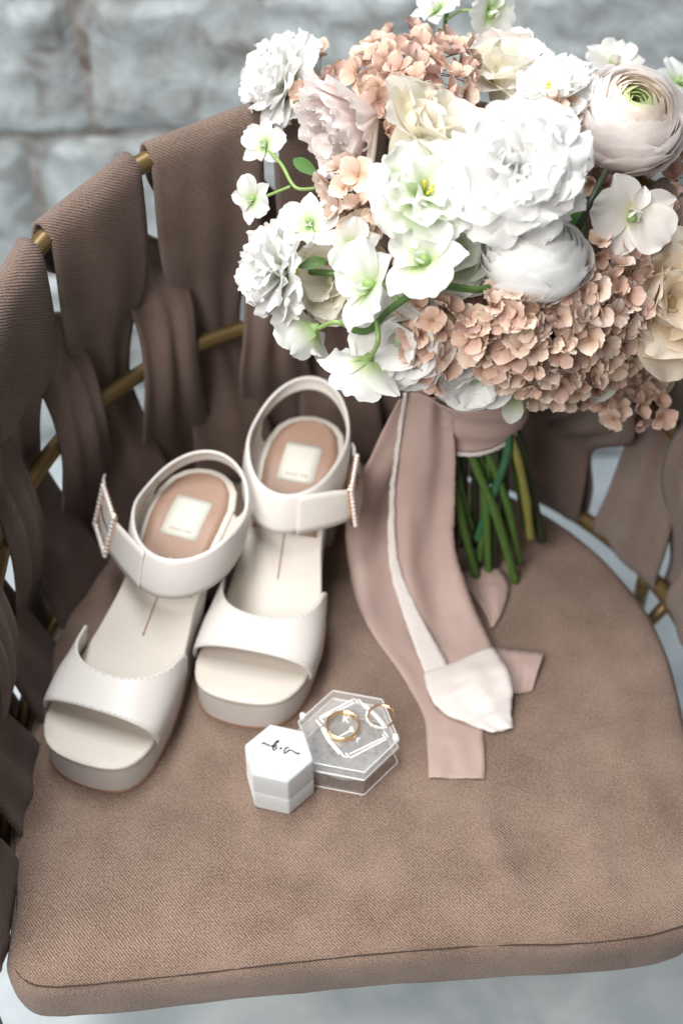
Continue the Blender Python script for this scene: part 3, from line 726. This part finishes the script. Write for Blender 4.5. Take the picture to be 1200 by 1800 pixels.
r2 = ring_thing('engagement_ring', 'thin gold ring set with small clear stones near the corner of acrylic box', c2, ZR, 1.0, .86, .17, M['gold'], .8)
gm = None
for k in range(11):
    a = radians(165 + 12.5 * k); s_ = .135 if k % 2 else .10
    vs = [Vector((s_ * cos(i * pi / 4), s_ * sin(i * pi / 4), 0)) for i in range(8)] + [Vector((s_ * .6 * cos(i * pi / 4), s_ * .6 * sin(i * pi / 4), s_ * .5)) for i in range(8)] + [Vector((0, 0, -s_ * .8))]
    fs = [(i, (i + 1) % 8, 8 + (i + 1) % 8, 8 + i) for i in range(8)] + [tuple(range(8, 16))] + [((i + 1) % 8, i, 16) for i in range(8)]
    o = part('gem', vs, fs, M['stone_gem'], r2, smooth=False, world=False)
    o.location = Vector((1.02 * cos(a), 1.02 * sin(a), .16)) * S; o.rotation_euler = (0, radians(50), a)

# ------------------------------------------------------------------ bouquet
BB = P(852, 990, 0); BB.z = 0
bq = thing('bridal_bouquet', 'hand tied white and dusty peach bridal bouquet with trailing blush ribbon, standing on the seat', 'bouquet', (BB.x, BB.y, 0))
RN = random.Random(11)
def uvgrid(nu, nv): return [(i / (nu - 1), j / (nv - 1)) for i in range(nu) for j in range(nv)]
def petal(Ln, Wd, prof, a0, curl, cup, ruf=0, rf=4, tip=.25, frill=0, seed=0, nu=9, nv=11, base=.12):
    """free petal: rises from the origin along +y/+z; a0 start elevation, curl = bend outward along its length"""
    pts = []; y = z = 0.0; st = []
    for i in range(nu):
        u = i / (nu - 1); a = a0 - curl * (u ** 1.4)
        if i: y += Ln / (nu - 1) * cos(a); z += Ln / (nu - 1) * sin(a)
        st.append((y, z, a, u))
    for y, z, a, u in st:
        wd = Wd / 2 * max(base, interp(prof, u))
        for j in range(nv):
            v = j / (nv - 1) * 2 - 1
            back = tip * Ln * v * v * u * u * .6
            lift = cup * wd * v * v + ruf * u * u * sin(rf * pi * v + seed * 2.1 + u) + ruf * .45 * u * u * noise.noise(Vector((v * 1.6, u * 1.2, seed * 7.7)))
            fr = frill * (u ** 4) * (.6 * noise.noise(Vector((v * 4, seed * 3.3, 2))) + .7 * noise.noise(Vector((v * 13, seed * 3.3, 7)))) * Ln
            lift += frill * .35 * Ln * u ** 6 * noise.noise(Vector((v * 8, seed, 4)))
            pts.append(Vector((v * wd * (1 + .05 * noise.noise(Vector((u * 3, seed, v)))), y - (back - fr) * cos(a) - lift * sin(a), z - (back - fr) * sin(a) + lift * cos(a))))
    fs = [(i * nv + j, (i + 1) * nv + j, (i + 1) * nv + j + 1, i * nv + j + 1) for i in range(nu - 1) for j in range(nv - 1)]
    return pts, fs, uvgrid(nu, nv)
def shell(R, tau0, tau1, span, flare, seed, nu=9, nv=9, squash=1.0, wav=.03):
    """petal lying on a ball: from the bottom (polar angle tau0) up to the lip (tau1)"""
    pts = []
    for i in range(nu):
        u = i / (nu - 1)
        for j in range(nv):
            v = j / (nv - 1) * 2 - 1
            tt = lerp(tau0, tau1 + .22 * abs(v) ** 3 + .05 * noise.noise(Vector((v * 2.5, seed, 0))), u)
            ww = span * (.35 + .65 * sstep(0, .55, u)) * (1 - .12 * sstep(.8, 1, u))
            r = R * (1 + flare * sstep(.7, 1, u) + wav * noise.noise(Vector((v * 2, u * 2.5, seed * 5))) + .035 * v)
            az = ww * v; pts.append(Vector((r * sin(tt) * sin(az), r * sin(tt) * cos(az), r * squash * cos(tt))))
    fs = [(i * nv + j, i * nv + j + 1, (i + 1) * nv + j + 1, (i + 1) * nv + j) for i in range(nu - 1) for j in range(nv - 1)]
    return pts, fs, uvgrid(nu, nv)
RND = [(0, .3), (.15, .55), (.35, .85), (.6, 1), (.82, .93), (.95, .7), (1, .5)]
FAN = [(0, .2), (.2, .45), (.5, .82), (.75, 1), (.9, .97), (1, .78)]
OVA = [(0, .2), (.2, .6), (.45, 1), (.7, .92), (.9, .55), (1, .22)]
WIDE = [(0, .15), (.15, .55), (.4, 1), (.65, 1.0), (.88, .7), (1, .35)]
def face_quat(face, roll=0):
    fx, fy, fc = face; n = (_r * fx + _u * fy - _f * fc).normalized()
    return n.to_track_quat('Z', 'Y') @ Matrix.Rotation(roll, 3, 'Z').to_quaternion()
def dome(px, py):
    q = 1 - ((px - 815) / 420) ** 2 - ((py - 400) / 350) ** 2
    return 98.5 - 13.5 * sqrt(max(0.0, q))
def flower(name, px, py, face, roll, core, mat, dd=0.0, label=None):
    """a bloom: its heart is the part, its petals are the sub-parts"""
    p = PD(px, py, dome(px, py) + dd)
    o = link(name, mesh(name, core[0], core[1], mat), bq); o.location = (p - BB) * S; o.rotation_mode = 'QUATERNION'; o.rotation_quaternion = face_quat(face, roll)
    return o
def add_petal(fl, me, az, tilt=0.0, scale=1.0, z=0.0, name='petal'):
    o = link(name, me, fl); o.location = (0, 0, z * S)
    o.rotation_mode = 'QUATERNION'
    o.rotation_quaternion = (Matrix.Rotation(az, 3, 'Z') @ Matrix.Rotation(tilt, 3, 'X')).to_quaternion(); o.scale = (scale,) * 3; return o
def pm(name, data, mat): return mesh(name, data[0], data[1], mat, data[2])
def ranunculus(px, py, R, face, roll=0, mats=('p_blush', 'p_blush', 'p_cream', 'p_lime'), dd=0, layers=15):
    rn = random.Random(int(px * 3 + py)); fl = flower('ranunculus', px, py, face, roll, join(sphere((0, 0, R * .30), R * .10, 10, 7), sphere((0, 0, R * .0), R * .2, 10, 7)), M['eye'], dd)
    for i in range(layers):
        t = i / (layers - 1); r = R * (1 - .80 * t ** 1.45); tau1 = lerp(1.85, .34, t ** .62); n = int(lerp(7, 5, t))
        mt = M[mats[min(3, int(t * 3.2 + .35))]]
        var = [pm('petal', shell(r, 2.75, tau1, lerp(.62, .95, t), .05 if i < 5 else .02, rn.random() * 50, squash=lerp(.80, 1.0, t)), mt) for _ in range(3)]
        for k in range(n): add_petal(fl, var[k % 3], 2 * pi * k / n + i * .83 + rn.uniform(-.12, .12), rn.uniform(-.05, .05), rn.uniform(.97, 1.03), R * .02 * i)
    return fl
def lisianthus(px, py, R, face, roll=0, mat='p_white', dd=0, rings=None, frill=.05, ruf=.11, name='lisianthus', wide=1.55):
    rn = random.Random(int(px * 5 + py))
    st = []
    for k in range(7):
        a = rn.uniform(0, 6.3); d = Vector((cos(a) * .25, sin(a) * .25, 1)) * R * rn.uniform(.38, .5); st.append(tube([Vector((0, 0, 0)), d * .6, d], .05, 5)); st.append(sphere(d, .11, 6, 5))
    fl = flower(name, px, py, face, roll, join(*st, sphere((0, 0, 0), R * .16, 8, 6)), M['stamen'], dd)
    rings = rings or [(5, .18, .55, 1.0), (5, .55, .5, .95), (5, .95, .45, .85), (4, 1.25, .5, .66)]
    for i, (n, el, curl, ln) in enumerate(rings):
        for k in range(n):
            d = petal(R * 1.12 * ln, R * wide * ln, FAN, el + curl * .55 + rn.uniform(-.1, .1), curl + rn.uniform(0, .5), .14, R * ruf, rn.choice((1.6, 2.2, 2.9)), .26, frill, rn.random() * 60, 15, 25)
            add_petal(fl, pm('petal', d, M[mat]), 2 * pi * k / n + i * .6 + rn.uniform(-.15, .15), 0, rn.uniform(.92, 1.06), R * .05 * i)
    return fl
def rose(px, py, R, face, roll=0, mat='p_rose', dd=0, open_=1.0, name='rose'):
    rn = random.Random(int(px * 7 + py)); fl = flower(name, px, py, face, roll, sphere((0, 0, R * .1), R * .25, 10, 7), M[mat], dd)
    for i in range(9):                                        # rolled heart
        t = i / 8; r = R * lerp(.16, .52, t)
        d = shell(r, 2.6, lerp(.55, .85, t), 1.0, .12 * t, rn.random() * 40, squash=lerp(2.0, 1.35, t)); add_petal(fl, pm('petal', d, M[mat]), i * 2.4, 0, 1, R * .12)
    for i, (n, el, curl, ln) in enumerate([(5, 1.25, .5, .95), (5, .95, .8, 1.05), (6, .6, .75, 1.12)]):
        for k in range(n):
            d = petal(R * 1.12 * ln, R * 1.25 * ln, WIDE, el + .15, curl * open_ * 1.25, .30, R * .03, 2, .12, .02, rn.random() * 60, 11, 13)
            add_petal(fl, pm('petal', d, M[mat]), 2 * pi * k / n + i * .7 + rn.uniform(-.1, .1), 0, rn.uniform(.95, 1.05), -R * .1)
    return fl
def fan_ranunculus(px, py, R, face, roll=0, mat='p_pink', dd=0):
    rn = random.Random(int(px)); fl = flower('ranunculus', px, py, face, roll, sphere((0, 0, R * .1), R * .12, 10, 7), M['p_pink'], dd)
    for i, (n, el, curl, ln) in enumerate([(11, .70, -.1, 1.25), (11, .95, 0, 1.25), (10, 1.15, .1, 1.2), (8, 1.32, .1, 1.1), (6, 1.5, .1, .95)]):
        for k in range(n):
            d = petal(R * ln, R * .62, FAN, el, curl, .45, R * .05, 2.4, .3, .05, rn.random() * 60, 9, 9)
            add_petal(fl, pm('petal', d, M[mat]), 2 * pi * k / n + i * .3 + rn.uniform(-.1, .1), rn.uniform(-.06, .06), rn.uniform(.93, 1.06))
    return fl
def orchid(px, py, R, face, roll=0, mat='p_orchid', dd=0, openness=.0, lipmat='p_green', broad=1.0):
    rn = random.Random(int(px * 11 + py))
    core = join(tube([Vector((0, 0, -.1)), Vector((0, R * .12, R * .16)), Vector((0, R * .1, R * .30))], lambda t: R * lerp(.10, .07, t), 8))
    fl = flower('orchid', px, py, face, roll, core, M['p_green'], dd)
    el = .25 + openness
    for k, az in enumerate((0, 2.25, -2.25)):
        d = petal(R * (1.0 if k == 0 else .95), R * .62 * broad, OVA, el, .45, .22, R * .02, 2, .1, 0, rn.random() * 50, 9, 9); add_petal(fl, pm('sepal', d, M[mat]), az + rn.uniform(-.08, .08), 0, 1, 0, 'sepal')
    for az in (1.2, -1.2):
        d = petal(R * 1.0, R * .92 * broad, RND, el + .08, .5, .16, R * .05, 2, .12, 0, rn.random() * 50, 9, 11); add_petal(fl, pm('petal', d, M[mat]), az + rn.uniform(-.1, .1), 0, 1, R * .03)
    for az in (2.5, -2.5):
        d = petal(R * .38, R * .34, RND, 1.15, -.5, .6, 0, 2, .1, 0, rn.random() * 50, 7, 7); add_petal(fl, pm('lip', d, M[lipmat]), az, 0, 1, R * .04, 'lip')
    d = petal(R * .62, R * .40, [(0, .5), (.3, .55), (.6, 1), (.85, .8), (1, .2)], .75, 1.3, .5, R * .03, 3, .1, .05, rn.random() * 50, 9, 9); add_petal(fl, pm('lip', d, M[lipmat]), pi, 0, 1, R * .04, 'lip')
    return fl
def stalk(pts, rad, mat, name='stalk', depth0=None):
    v, f = tube(cr(pts, 24), rad, 8); return part(name, v, f, M[mat], bq)
def leaf_at(px, py, ln, wd, face, roll, dd=0, mat='leaf'):
    d = petal(ln, wd, OVA, .2, .5, .25, .05, 2, .05, 0, RN.random() * 50, 9, 7)
    p = PD(px, py, dome(px, py) + dd); o = link('leaf', pm('leaf', d, M[mat]), bq); o.location = (p - BB) * S; o.rotation_mode = 'QUATERNION'; o.rotation_quaternion = face_quat(face, roll)

# -- the big blooms, placed by where they show in the photograph and the dome of the bouquet
ranunculus(1103, 208, 3.75, (.12, .42, .9), .3, dd=-1.2)
ranunculus(942, 452, 3.25, (.0, .70, .65), .0, mats=('p_white', 'p_white', 'p_green', 'p_lime'), dd=-.6)
lisianthus(908, 312, 4.1, (-.08, .06, 1), .2, dd=-2.2, rings=[(6, .02, .9, 1.0), (6, .36, 1.0, 1.0), (6, .72, 1.0, .95), (5, 1.05, .8, .86), (4, 1.38, .35, .6)], ruf=.15, frill=.10, wide=1.35)
lisianthus(742, 350, 3.2, (.12, .30, 1), .5, 'p_green', dd=-.8, rings=[(6, .25, .5, 1.0), (6, .7, .3, .92), (4, 1.1, .2, .7)])
rose(742, 258, 3.9, (.55, .55, .65), .2, 'p_rose', dd=.6, open_=.7)
fan_ranunculus(668, 196, 4.3, (-.80, -.46, .30), 0, dd=.6)
lisianthus(520, 152, 3.2, (-.75, .12, .45), 0, 'p_white', dd=-.5, rings=[(7, .2, .6, 1.0), (7, .55, .5, 1.0), (6, .9, .5, .95), (5, 1.2, .4, .9)], frill=.11, ruf=.10, wide=1.35, name='carnation')
lisianthus(512, 478, 3.0, (-.85, -.05, .42), 0, 'p_white', dd=-.6, rings=[(7, .25, .6, 1.0), (7, .6, .5, 1.0), (6, .95, .5, .95), (5, 1.2, .4, .85)], frill=.12, ruf=.10, wide=1.35, name='carnation')
lisianthus(975, 178, 2.7, (-.25, .55, .7), 0, 'p_white', dd=1.5, rings=[(7, .3, .5, 1.0), (7, .8, .4, .95), (5, 1.1, .3, .8)], frill=.16)
rose(1158, 535, 4.2, (.3, -.05, .95), .4, 'p_gard', dd=-.4, open_=1.1, name='garden_rose')
rose(900, 160, 3.6, (.1, .75, .6), .4, 'p_rose', dd=4.5, open_=1.2)
rose(885, 118, 3.2, (.1, .85, .35), 0, 'p_blush', dd=8.5, open_=1.2)
rose(712, 590, 3.1, (-.35, -.35, .8), .3, 'p_white', dd=1.0, open_=1.2)
rose(800, 440, 2.8, (.0, -.1, 1), .3, 'p_green', dd=1.8, open_=1.2)
rose(590, 490, 2.6, (-.5, -.2, .7), .5, 'p_rose', dd=2.8, open_=1.1)
rose(835, 650, 2.7, (-.05, -.75, .6), .1, 'p_white', dd=2.2, open_=1.2)
rose(1130, 640, 2.6, (.3, -.7, .5), .1, 'p_gard', dd=3.2, open_=1.0)
# -- orchids: small sprays on the left, large ones in front, one under the ranunculus, sprig on top
for px, py, R, face, roll, mt, dd in [
    (468, 258, 1.85, (-.45, .1, .9), .3, 'p_orchid', -.5), (446, 352, 1.75, (-.55, -.1, .85), -.5, 'p_orchid', -.6), (545, 398, 2.1, (-.2, .15, 1), .2, 'p_orchid', -1.3),
    (622, 432, 1.9, (-.1, -.3, .9), 1.2, 'p_orchid', -.6), (556, 578, 3.1, (-.62, -.30, -.42), .9, 'p_orchid', -1.4), (655, 508, 3.2, (-.66, .1, .55), -.4, 'p_orchid', -1.5),
    (650, 628, 3.3, (-.22, -.62, -.45), .5, 'p_orchid', -2.6), (742, 466, 3.0, (-.3, .35, .85), -1.0, 'p_orchid', -2.4),
    (1108, 372, 3.0, (.15, -.35, .9), 2.7, 'p_phal', -1.6), (1078, 118, 2.5, (.1, .55, .7), 0, 'p_phal', 2.2), (1190, 150, 2.2, (.4, .5, .7), .4, 'p_orchid', 1.5),
    (856, 18, 2.5, (.55, -.35, .55), 2.4, 'p_orchid', .0), (770, 22, 2.2, (-.4, .5, .6), .5, 'p_orchid', .8)]:
    orchid(px, py, R, face, roll, mt, dd, .30 if R > 3.05 else .15, 'p_green' if mt == 'p_orchid' else 'p_phal', 1.15 if R > 2.3 else 1.0)
def D(px, py, dd): return PD(px, py, dome(px, py) + dd)
stalk([D(905, 470, 3), D(850, 508, -1.5), D(760, 503, -2.6), D(690, 540, -2.4), D(650, 580, -1.6), D(622, 580, -.9)], .22, 'stem')
stalk([D(662, 565, -2.2), D(664, 600, -3.4), D(652, 626, -2.7)], .16, 'stem_pale'); stalk([D(622, 580, -.9), D(590, 566, -2.0), D(560, 577, -1.5)], .15, 'stem_pale')
stalk([D(700, 530, -2.4), D(670, 497, -2.2), D(648, 505, -1.2)], .15, 'stem_pale'); stalk([D(790, 495, -2.2), D(770, 488, -2.8), D(748, 470, -2.4)], .15, 'stem_pale')
stalk([D(775, 110, 3), D(776, 80, 1.2), D(782, 40, .6), D(790, -10, .4)], .15, 'stem'); stalk([D(783, 35, .6), D(815, 18, .3), D(855, 25, .3)], .1, 'stem_pale')
stalk([D(560, 330, 2), D(520, 330, .5), D(495, 290, -.2), D(470, 262, -.2)], .12, 'stem_pale'); stalk([D(510, 328, .2), D(480, 340, -.2), D(450, 352, -.3)], .1, 'stem_pale')
stalk([D(640, 500, 3), D(590, 482, .5), D(545, 478, .5)], .2, 'stem'); stalk([D(1005, 420, 1), D(1040, 350, -.4), D(1065, 300, 0)], .22, 'stem_dark')
leaf_at(1010, 345, 3.6, 1.5, (.3, .1, .9), 2.6, 1.0); leaf_at(515, 180, 2.0, .8, (-.1, .1, 1), -1.7, -1.9); leaf_at(775, 425, 2.2, .9, (0, 0, 1), 2.9, .2); leaf_at(525, 470, 1.8, .8, (-.1, .1, 1), -1.2, -2.0)
leaf_at(560, 310, 2.4, .9, (-.3, .2, .8), 1.4, 1.2); leaf_at(905, 690, 2.2, 1.5, (0, -.3, .9), 3.0, 2.2, 'p_green'); leaf_at(1080, 640, 3.0, 1.8, (.1, -.3, .9), 2.6, 2.0, 'p_green')

# -- dried hydrangea: each head is a part (its fine twigs), each four-petalled floret a sub-part
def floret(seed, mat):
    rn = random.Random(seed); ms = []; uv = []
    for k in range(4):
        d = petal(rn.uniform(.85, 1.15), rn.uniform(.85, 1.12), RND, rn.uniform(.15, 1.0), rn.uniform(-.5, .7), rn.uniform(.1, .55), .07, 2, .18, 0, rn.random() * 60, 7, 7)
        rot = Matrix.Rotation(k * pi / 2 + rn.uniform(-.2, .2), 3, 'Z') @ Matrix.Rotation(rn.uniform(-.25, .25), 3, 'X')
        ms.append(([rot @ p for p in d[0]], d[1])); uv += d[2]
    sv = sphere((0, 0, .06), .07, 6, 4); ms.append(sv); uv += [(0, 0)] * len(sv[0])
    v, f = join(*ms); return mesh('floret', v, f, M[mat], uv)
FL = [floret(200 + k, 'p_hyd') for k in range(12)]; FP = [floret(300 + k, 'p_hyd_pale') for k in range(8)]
def hydrangea(cx, cy, rx, ry, n, dd=0.0, bulge=2.0, pale=.25, size=1.0, rot=0.0, face=(0, 0, 1), spread=.85):
    rn = random.Random(int(cx + cy * 7)); pts = []; tries = 0; mind = 1.0
    while len(pts) < n and tries < 6000:
        tries += 1; a, r = rn.uniform(0, 2 * pi), sqrt(rn.random()); ex, ey = r * cos(a), r * sin(a)
        if all((ex - q[0]) ** 2 + (ey - q[1]) ** 2 > (mind * 1.55 / sqrt(n)) ** 2 for q in pts): pts.append((ex, ey, r))
        if tries % 400 == 0: mind *= .9
    hub = D(cx, cy, dd + 3.2); tw = []
    pl = []
    for ex, ey, r in pts:
        x = cx + (ex * rx * cos(rot) - ey * ry * sin(rot)); y = cy + (ex * rx * sin(rot) + ey * ry * cos(rot))
        p = D(x, y, dd - bulge * sqrt(max(0, 1 - r * r)) + rn.uniform(-.6, .7)); pl.append((p, ex, ey))
        tw.append(tube([hub, hub.lerp(p, .6) + Vector((0, 0, .2)), p], .035, 4, False))
    v, f = join(*tw); h = part('hydrangea_head', v, f, M['twig'], bq, off=hub); h.location = (hub - BB) * S
    for p, ex, ey in pl:
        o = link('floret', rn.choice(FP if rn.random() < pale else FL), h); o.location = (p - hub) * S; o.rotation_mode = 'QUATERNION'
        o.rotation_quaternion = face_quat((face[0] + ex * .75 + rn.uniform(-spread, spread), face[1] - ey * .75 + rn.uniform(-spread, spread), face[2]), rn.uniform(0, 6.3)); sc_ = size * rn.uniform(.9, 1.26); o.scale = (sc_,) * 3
hydrangea(985, 590, 165, 112, 116, -.6, 2.2, .6)
hydrangea(728, 128, 102, 78, 54, .2, 1.8, .3)
hydrangea(622, 350, 52, 70, 15, -.2, .8, .7)
hydrangea(560, 135, 42, 50, 10, .6, .8, .5)
hydrangea(755, 580, 42, 105, 20, -.6, .8, .15)
hydrangea(1098, 705, 82, 36, 15, 1.2, .6, .1, .95, .30)
hydrangea(1120, 450, 85, 62, 22, .3, .8, .1)
hydrangea(985, 205, 45, 35, 8, .4, .5, .5)
hydrangea(700, 215, 70, 30, 8, 1.2, .5, .2)
hydrangea(1178, 320, 30, 60, 8, 1.0, .4, .1)
hydrangea(810, 480, 90, 40, 12, 3.0, .4, .0)
hydrangea(1050, 250, 40, 100, 12, 3.5, .4, .0)
hydrangea(640, 430, 60, 60, 12, 3.6, .4, .3)
# -- stems below the binding; they stand on the seat
def stem(px0, py0, z0, px1, py1, z1, r, mat, mid=(0, 0), dy=0.0):
    a = P(px0, py0, z0); b = P(px1, py1, z1); m_ = a.lerp(b, .5) + Vector((mid[0], mid[1], 0))
    up = a + (a - b).normalized() * 5
    up = up.lerp(Vector((9.4, 77.5, up.z)), .5); nd = .45 + .4 * ((px0 * 7 + px1 * 3) % 10) / 10
    v, f = tube(cr([up, a, m_, b], 40), lambda t: r * (1 + .05 * sin(t * 20) + .16 * math.exp(-((t - nd) / .018) ** 2)), 10); o = part('stem', v, f, M[mat], bq)
    e = (b - m_).normalized(); v, f = tube([b - e * .02, b + e * .03], r * .9, 10); part('cut_end', v, f, M['cut'] if mat != 'stem_dark' else M['stem_dark'], o, off=BB)
ST = [(790, 770, 12.2, 838, 1018, .02, .36, 'stem', (-.3, 0)), (800, 770, 12.5, 828, 930, 3.6, .33, 'stem', (-.3, 0)), (893, 780, 12.5, 838, 948, 3.0, .34, 'stem_blue', (.1, 0)), (903, 785, 12, 932, 945, 2.6, .34, 'stem_olive', (.2, 0)),
      (912, 775, 12, 952, 950, 1.6, .38, 'stem_dark', (0, .4)), (820, 775, 12.5, 905, 1022, .02, .36, 'stem', (.3, 0)), (850, 775, 12.5, 912, 990, .8, .32, 'stem', (.4, 0)), (840, 775, 12, 858, 1010, .02, .33, 'stem', (.2, 0)),
      (782, 780, 12, 773, 968, 1.6, .34, 'stem_dark', (0, .3)), (802, 785, 12, 797, 1000, .1, .36, 'stem_dark', (0, .5)), (870, 785, 12, 868, 1000, .05, .34, 'stem_dark', (0, .4)), (885, 785, 12, 890, 960, 1.6, .33, 'stem_dark', (0, .8)),
      (835, 775, 12, 835, 960, 1.6, .3, 'stem_dark', (0, .6)), (860, 770, 12.5, 842, 985, 1.2, .28, 'stem', (.1, .3)), (815, 775, 12, 815, 960, 1.5, .34, 'stem_dark', (0, .6)), (895, 775, 12, 925, 930, 2.2, .3, 'stem', (0, .6))]
for a in ST: stem(*a)

# ------------------------------------------------------------------ ribbon: wrap, tails
wc = P(840, 742, 15.2); wc = Vector((wc.x, wc.y + 2.6, wc.z))
def wrapf(a, b):
    ph = 2 * pi * a; z = lerp(-2.4, 2.6, b); r = 3.0 + .88 * max(b, 0) ** 1.5 + .25 * sin(ph * 3 + b * 7) * b + .16 * sin(b * 13 + ph * 2)
    dz = .6 * sin(ph + 1.0) + .35 * cos(2 * ph)
    return wc + Vector((r * 1.22 * cos(ph), r * .95 * sin(ph), z + dz * .5))
v, f = grid(72, 20, wrapf, closed_u=True)
uvs = [(i / 72 * 20, j / 19 * 5) for i in range(72) for j in range(20)]
wr = part('ribbon_wrap', v, f, M['ribbon'], bq, uvs, solid=.06)
v, f = grid(140, 4, lambda a, b: wrapf(a, -.02 - .02 * 0) + Vector((.05 * cos(2 * pi * a), .05 * sin(2 * pi * a), lerp(.12, -.28 + .22 * noise.noise(Vector((a * 90, 0, 0))), b))), closed_u=True)
part('frayed_edge', v, f, M['fray'], wr, solid=.03, off=BB)
# flattened collar where the ribbon bunches under the blooms, left
def tail(name, sts, n, nv, bumpf, fray, seed, mat, label=None):
    bf = lambda u, v: bumpf(u, v) + .13 * noise.noise(Vector((u * 11, v * 2.4, seed * 3.7))) + .05 * noise.noise(Vector((u * 30, v * 5, seed)))
    v, f, uv = band(sts, n, nv, bf, fray, seed); o = part(name, v, f, M[mat], bq, uv, solid=.035)
    return o
def S_(px, py, z, dx, dy, dz, wd): return (P(px, py, z), Vector((dx, dy, dz)), wd)
ZF = .12
# back-left tail: swings left, lands and runs under the front tail to its square end
tail('ribbon_tail', [S_(742, 702, 17.0, 1, .1, 0, 3.4), S_(700, 790, 12.0, 1, .3, .1, 4.0), S_(655, 880, 6.5, 1, .3, .3, 4.2), S_(655, 975, 2.2, .9, .55, .4, 4.4), S_(688, 1075, .5, .85, .5, .1, 4.5), S_(752, 1170, .25, .9, .42, 0, 4.4),
     S_(792, 1250, .2, 1, .12, 0, 4.1), S_(800, 1310, .2, 1, -.02, 0, 4.0), S_(802, 1368, .2, 1, -.02, 0, 3.9)], 90, 13, lambda u, v: .22 * sin(3.0 * v + u * 8) * (1 - sstep(.45, .75, u)), .04, 1, 'ribbon')
# front tail
FT = [S_(752, 695, 17.6, 1, 0, 0, 3.2), S_(748, 790, 13.0, 1, -.1, 0, 4.2), S_(742, 880, 8.0, 1, 0, .1, 4.8), S_(742, 975, 4.0, 1, .25, .2, 5.0), S_(768, 1065, 1.5, .95, .35, .15, 5.2), S_(798, 1140, .75, .93, .38, .05, 5.4), S_(822, 1195, .6, .92, .4, 0, 5.7)]
def ftb(u, v): return .30 * sin(4.2 * v + u * 5 + 1) * (1 - sstep(.6, .95, u)) + .1 * sin(9 * v) * (1 - u)
ft = tail('ribbon_tail', FT, 90, 15, ftb, .07, 2, 'ribbon')
# its folded-back end, light on the inner face painted as a pale colour
tail('ribbon_tail', [S_(806, 1160, .85, .92, .42, .0, 5.8), S_(822, 1198, 1.25, .92, .40, .12, 6.0), S_(842, 1232, 1.1, .94, .34, .16, 5.2), S_(862, 1262, .6, .95, .30, .08, 3.2), S_(884, 1284, .32, .95, .25, 0, 1.6)], 40, 15,
     lambda u, v: .35 * math.exp(-((v - .15) / .3) ** 2) * sin(pi * u) - .12 * cos(5 * v) * u, .08, 5, 'ribbon_pale')
# pale frayed selvedge turned over along the left side of the front tail
FW = [.25, .3, .4, .7, 1.2, 1.7, 2.1]
v, f, uv = band([(c - d.normalized() * (w_ / 2 - q / 2 + .1) + Vector((0, -.2, .22)), d, q) for (c, d, w_), q in zip(FT, FW)], 80, 7, lambda u, v: ftb(u, -.85) + .07 * noise.noise(Vector((u * 25, v * 2, 4))), .10, 7)
part('selvedge', v, f, M['ribbon_pale'], ft, uv, solid=.03, off=BB)
tail('ribbon_tail', [S_(838, 1000, .35, 1, .2, 0, 3.6), S_(862, 1040, .4, 1, .25, .1, 2.8), S_(868, 1080, .3, 1, .25, .05, 1.2), S_(864, 1102, .22, 1, .2, 0, .35)], 30, 9, lambda u, v: .1 * sin(4 * v), .04, 8, 'ribbon')
tail('ribbon_tail', [S_(865, 1172, .35, .25, 1, 0, 3.6), S_(905, 1180, .5, .2, 1, .1, 3.7), S_(945, 1180, .5, .35, 1, .15, 3.3)], 24, 9, lambda u, v: .12 * sin(3 * v + 1), .04, 9, 'ribbon')
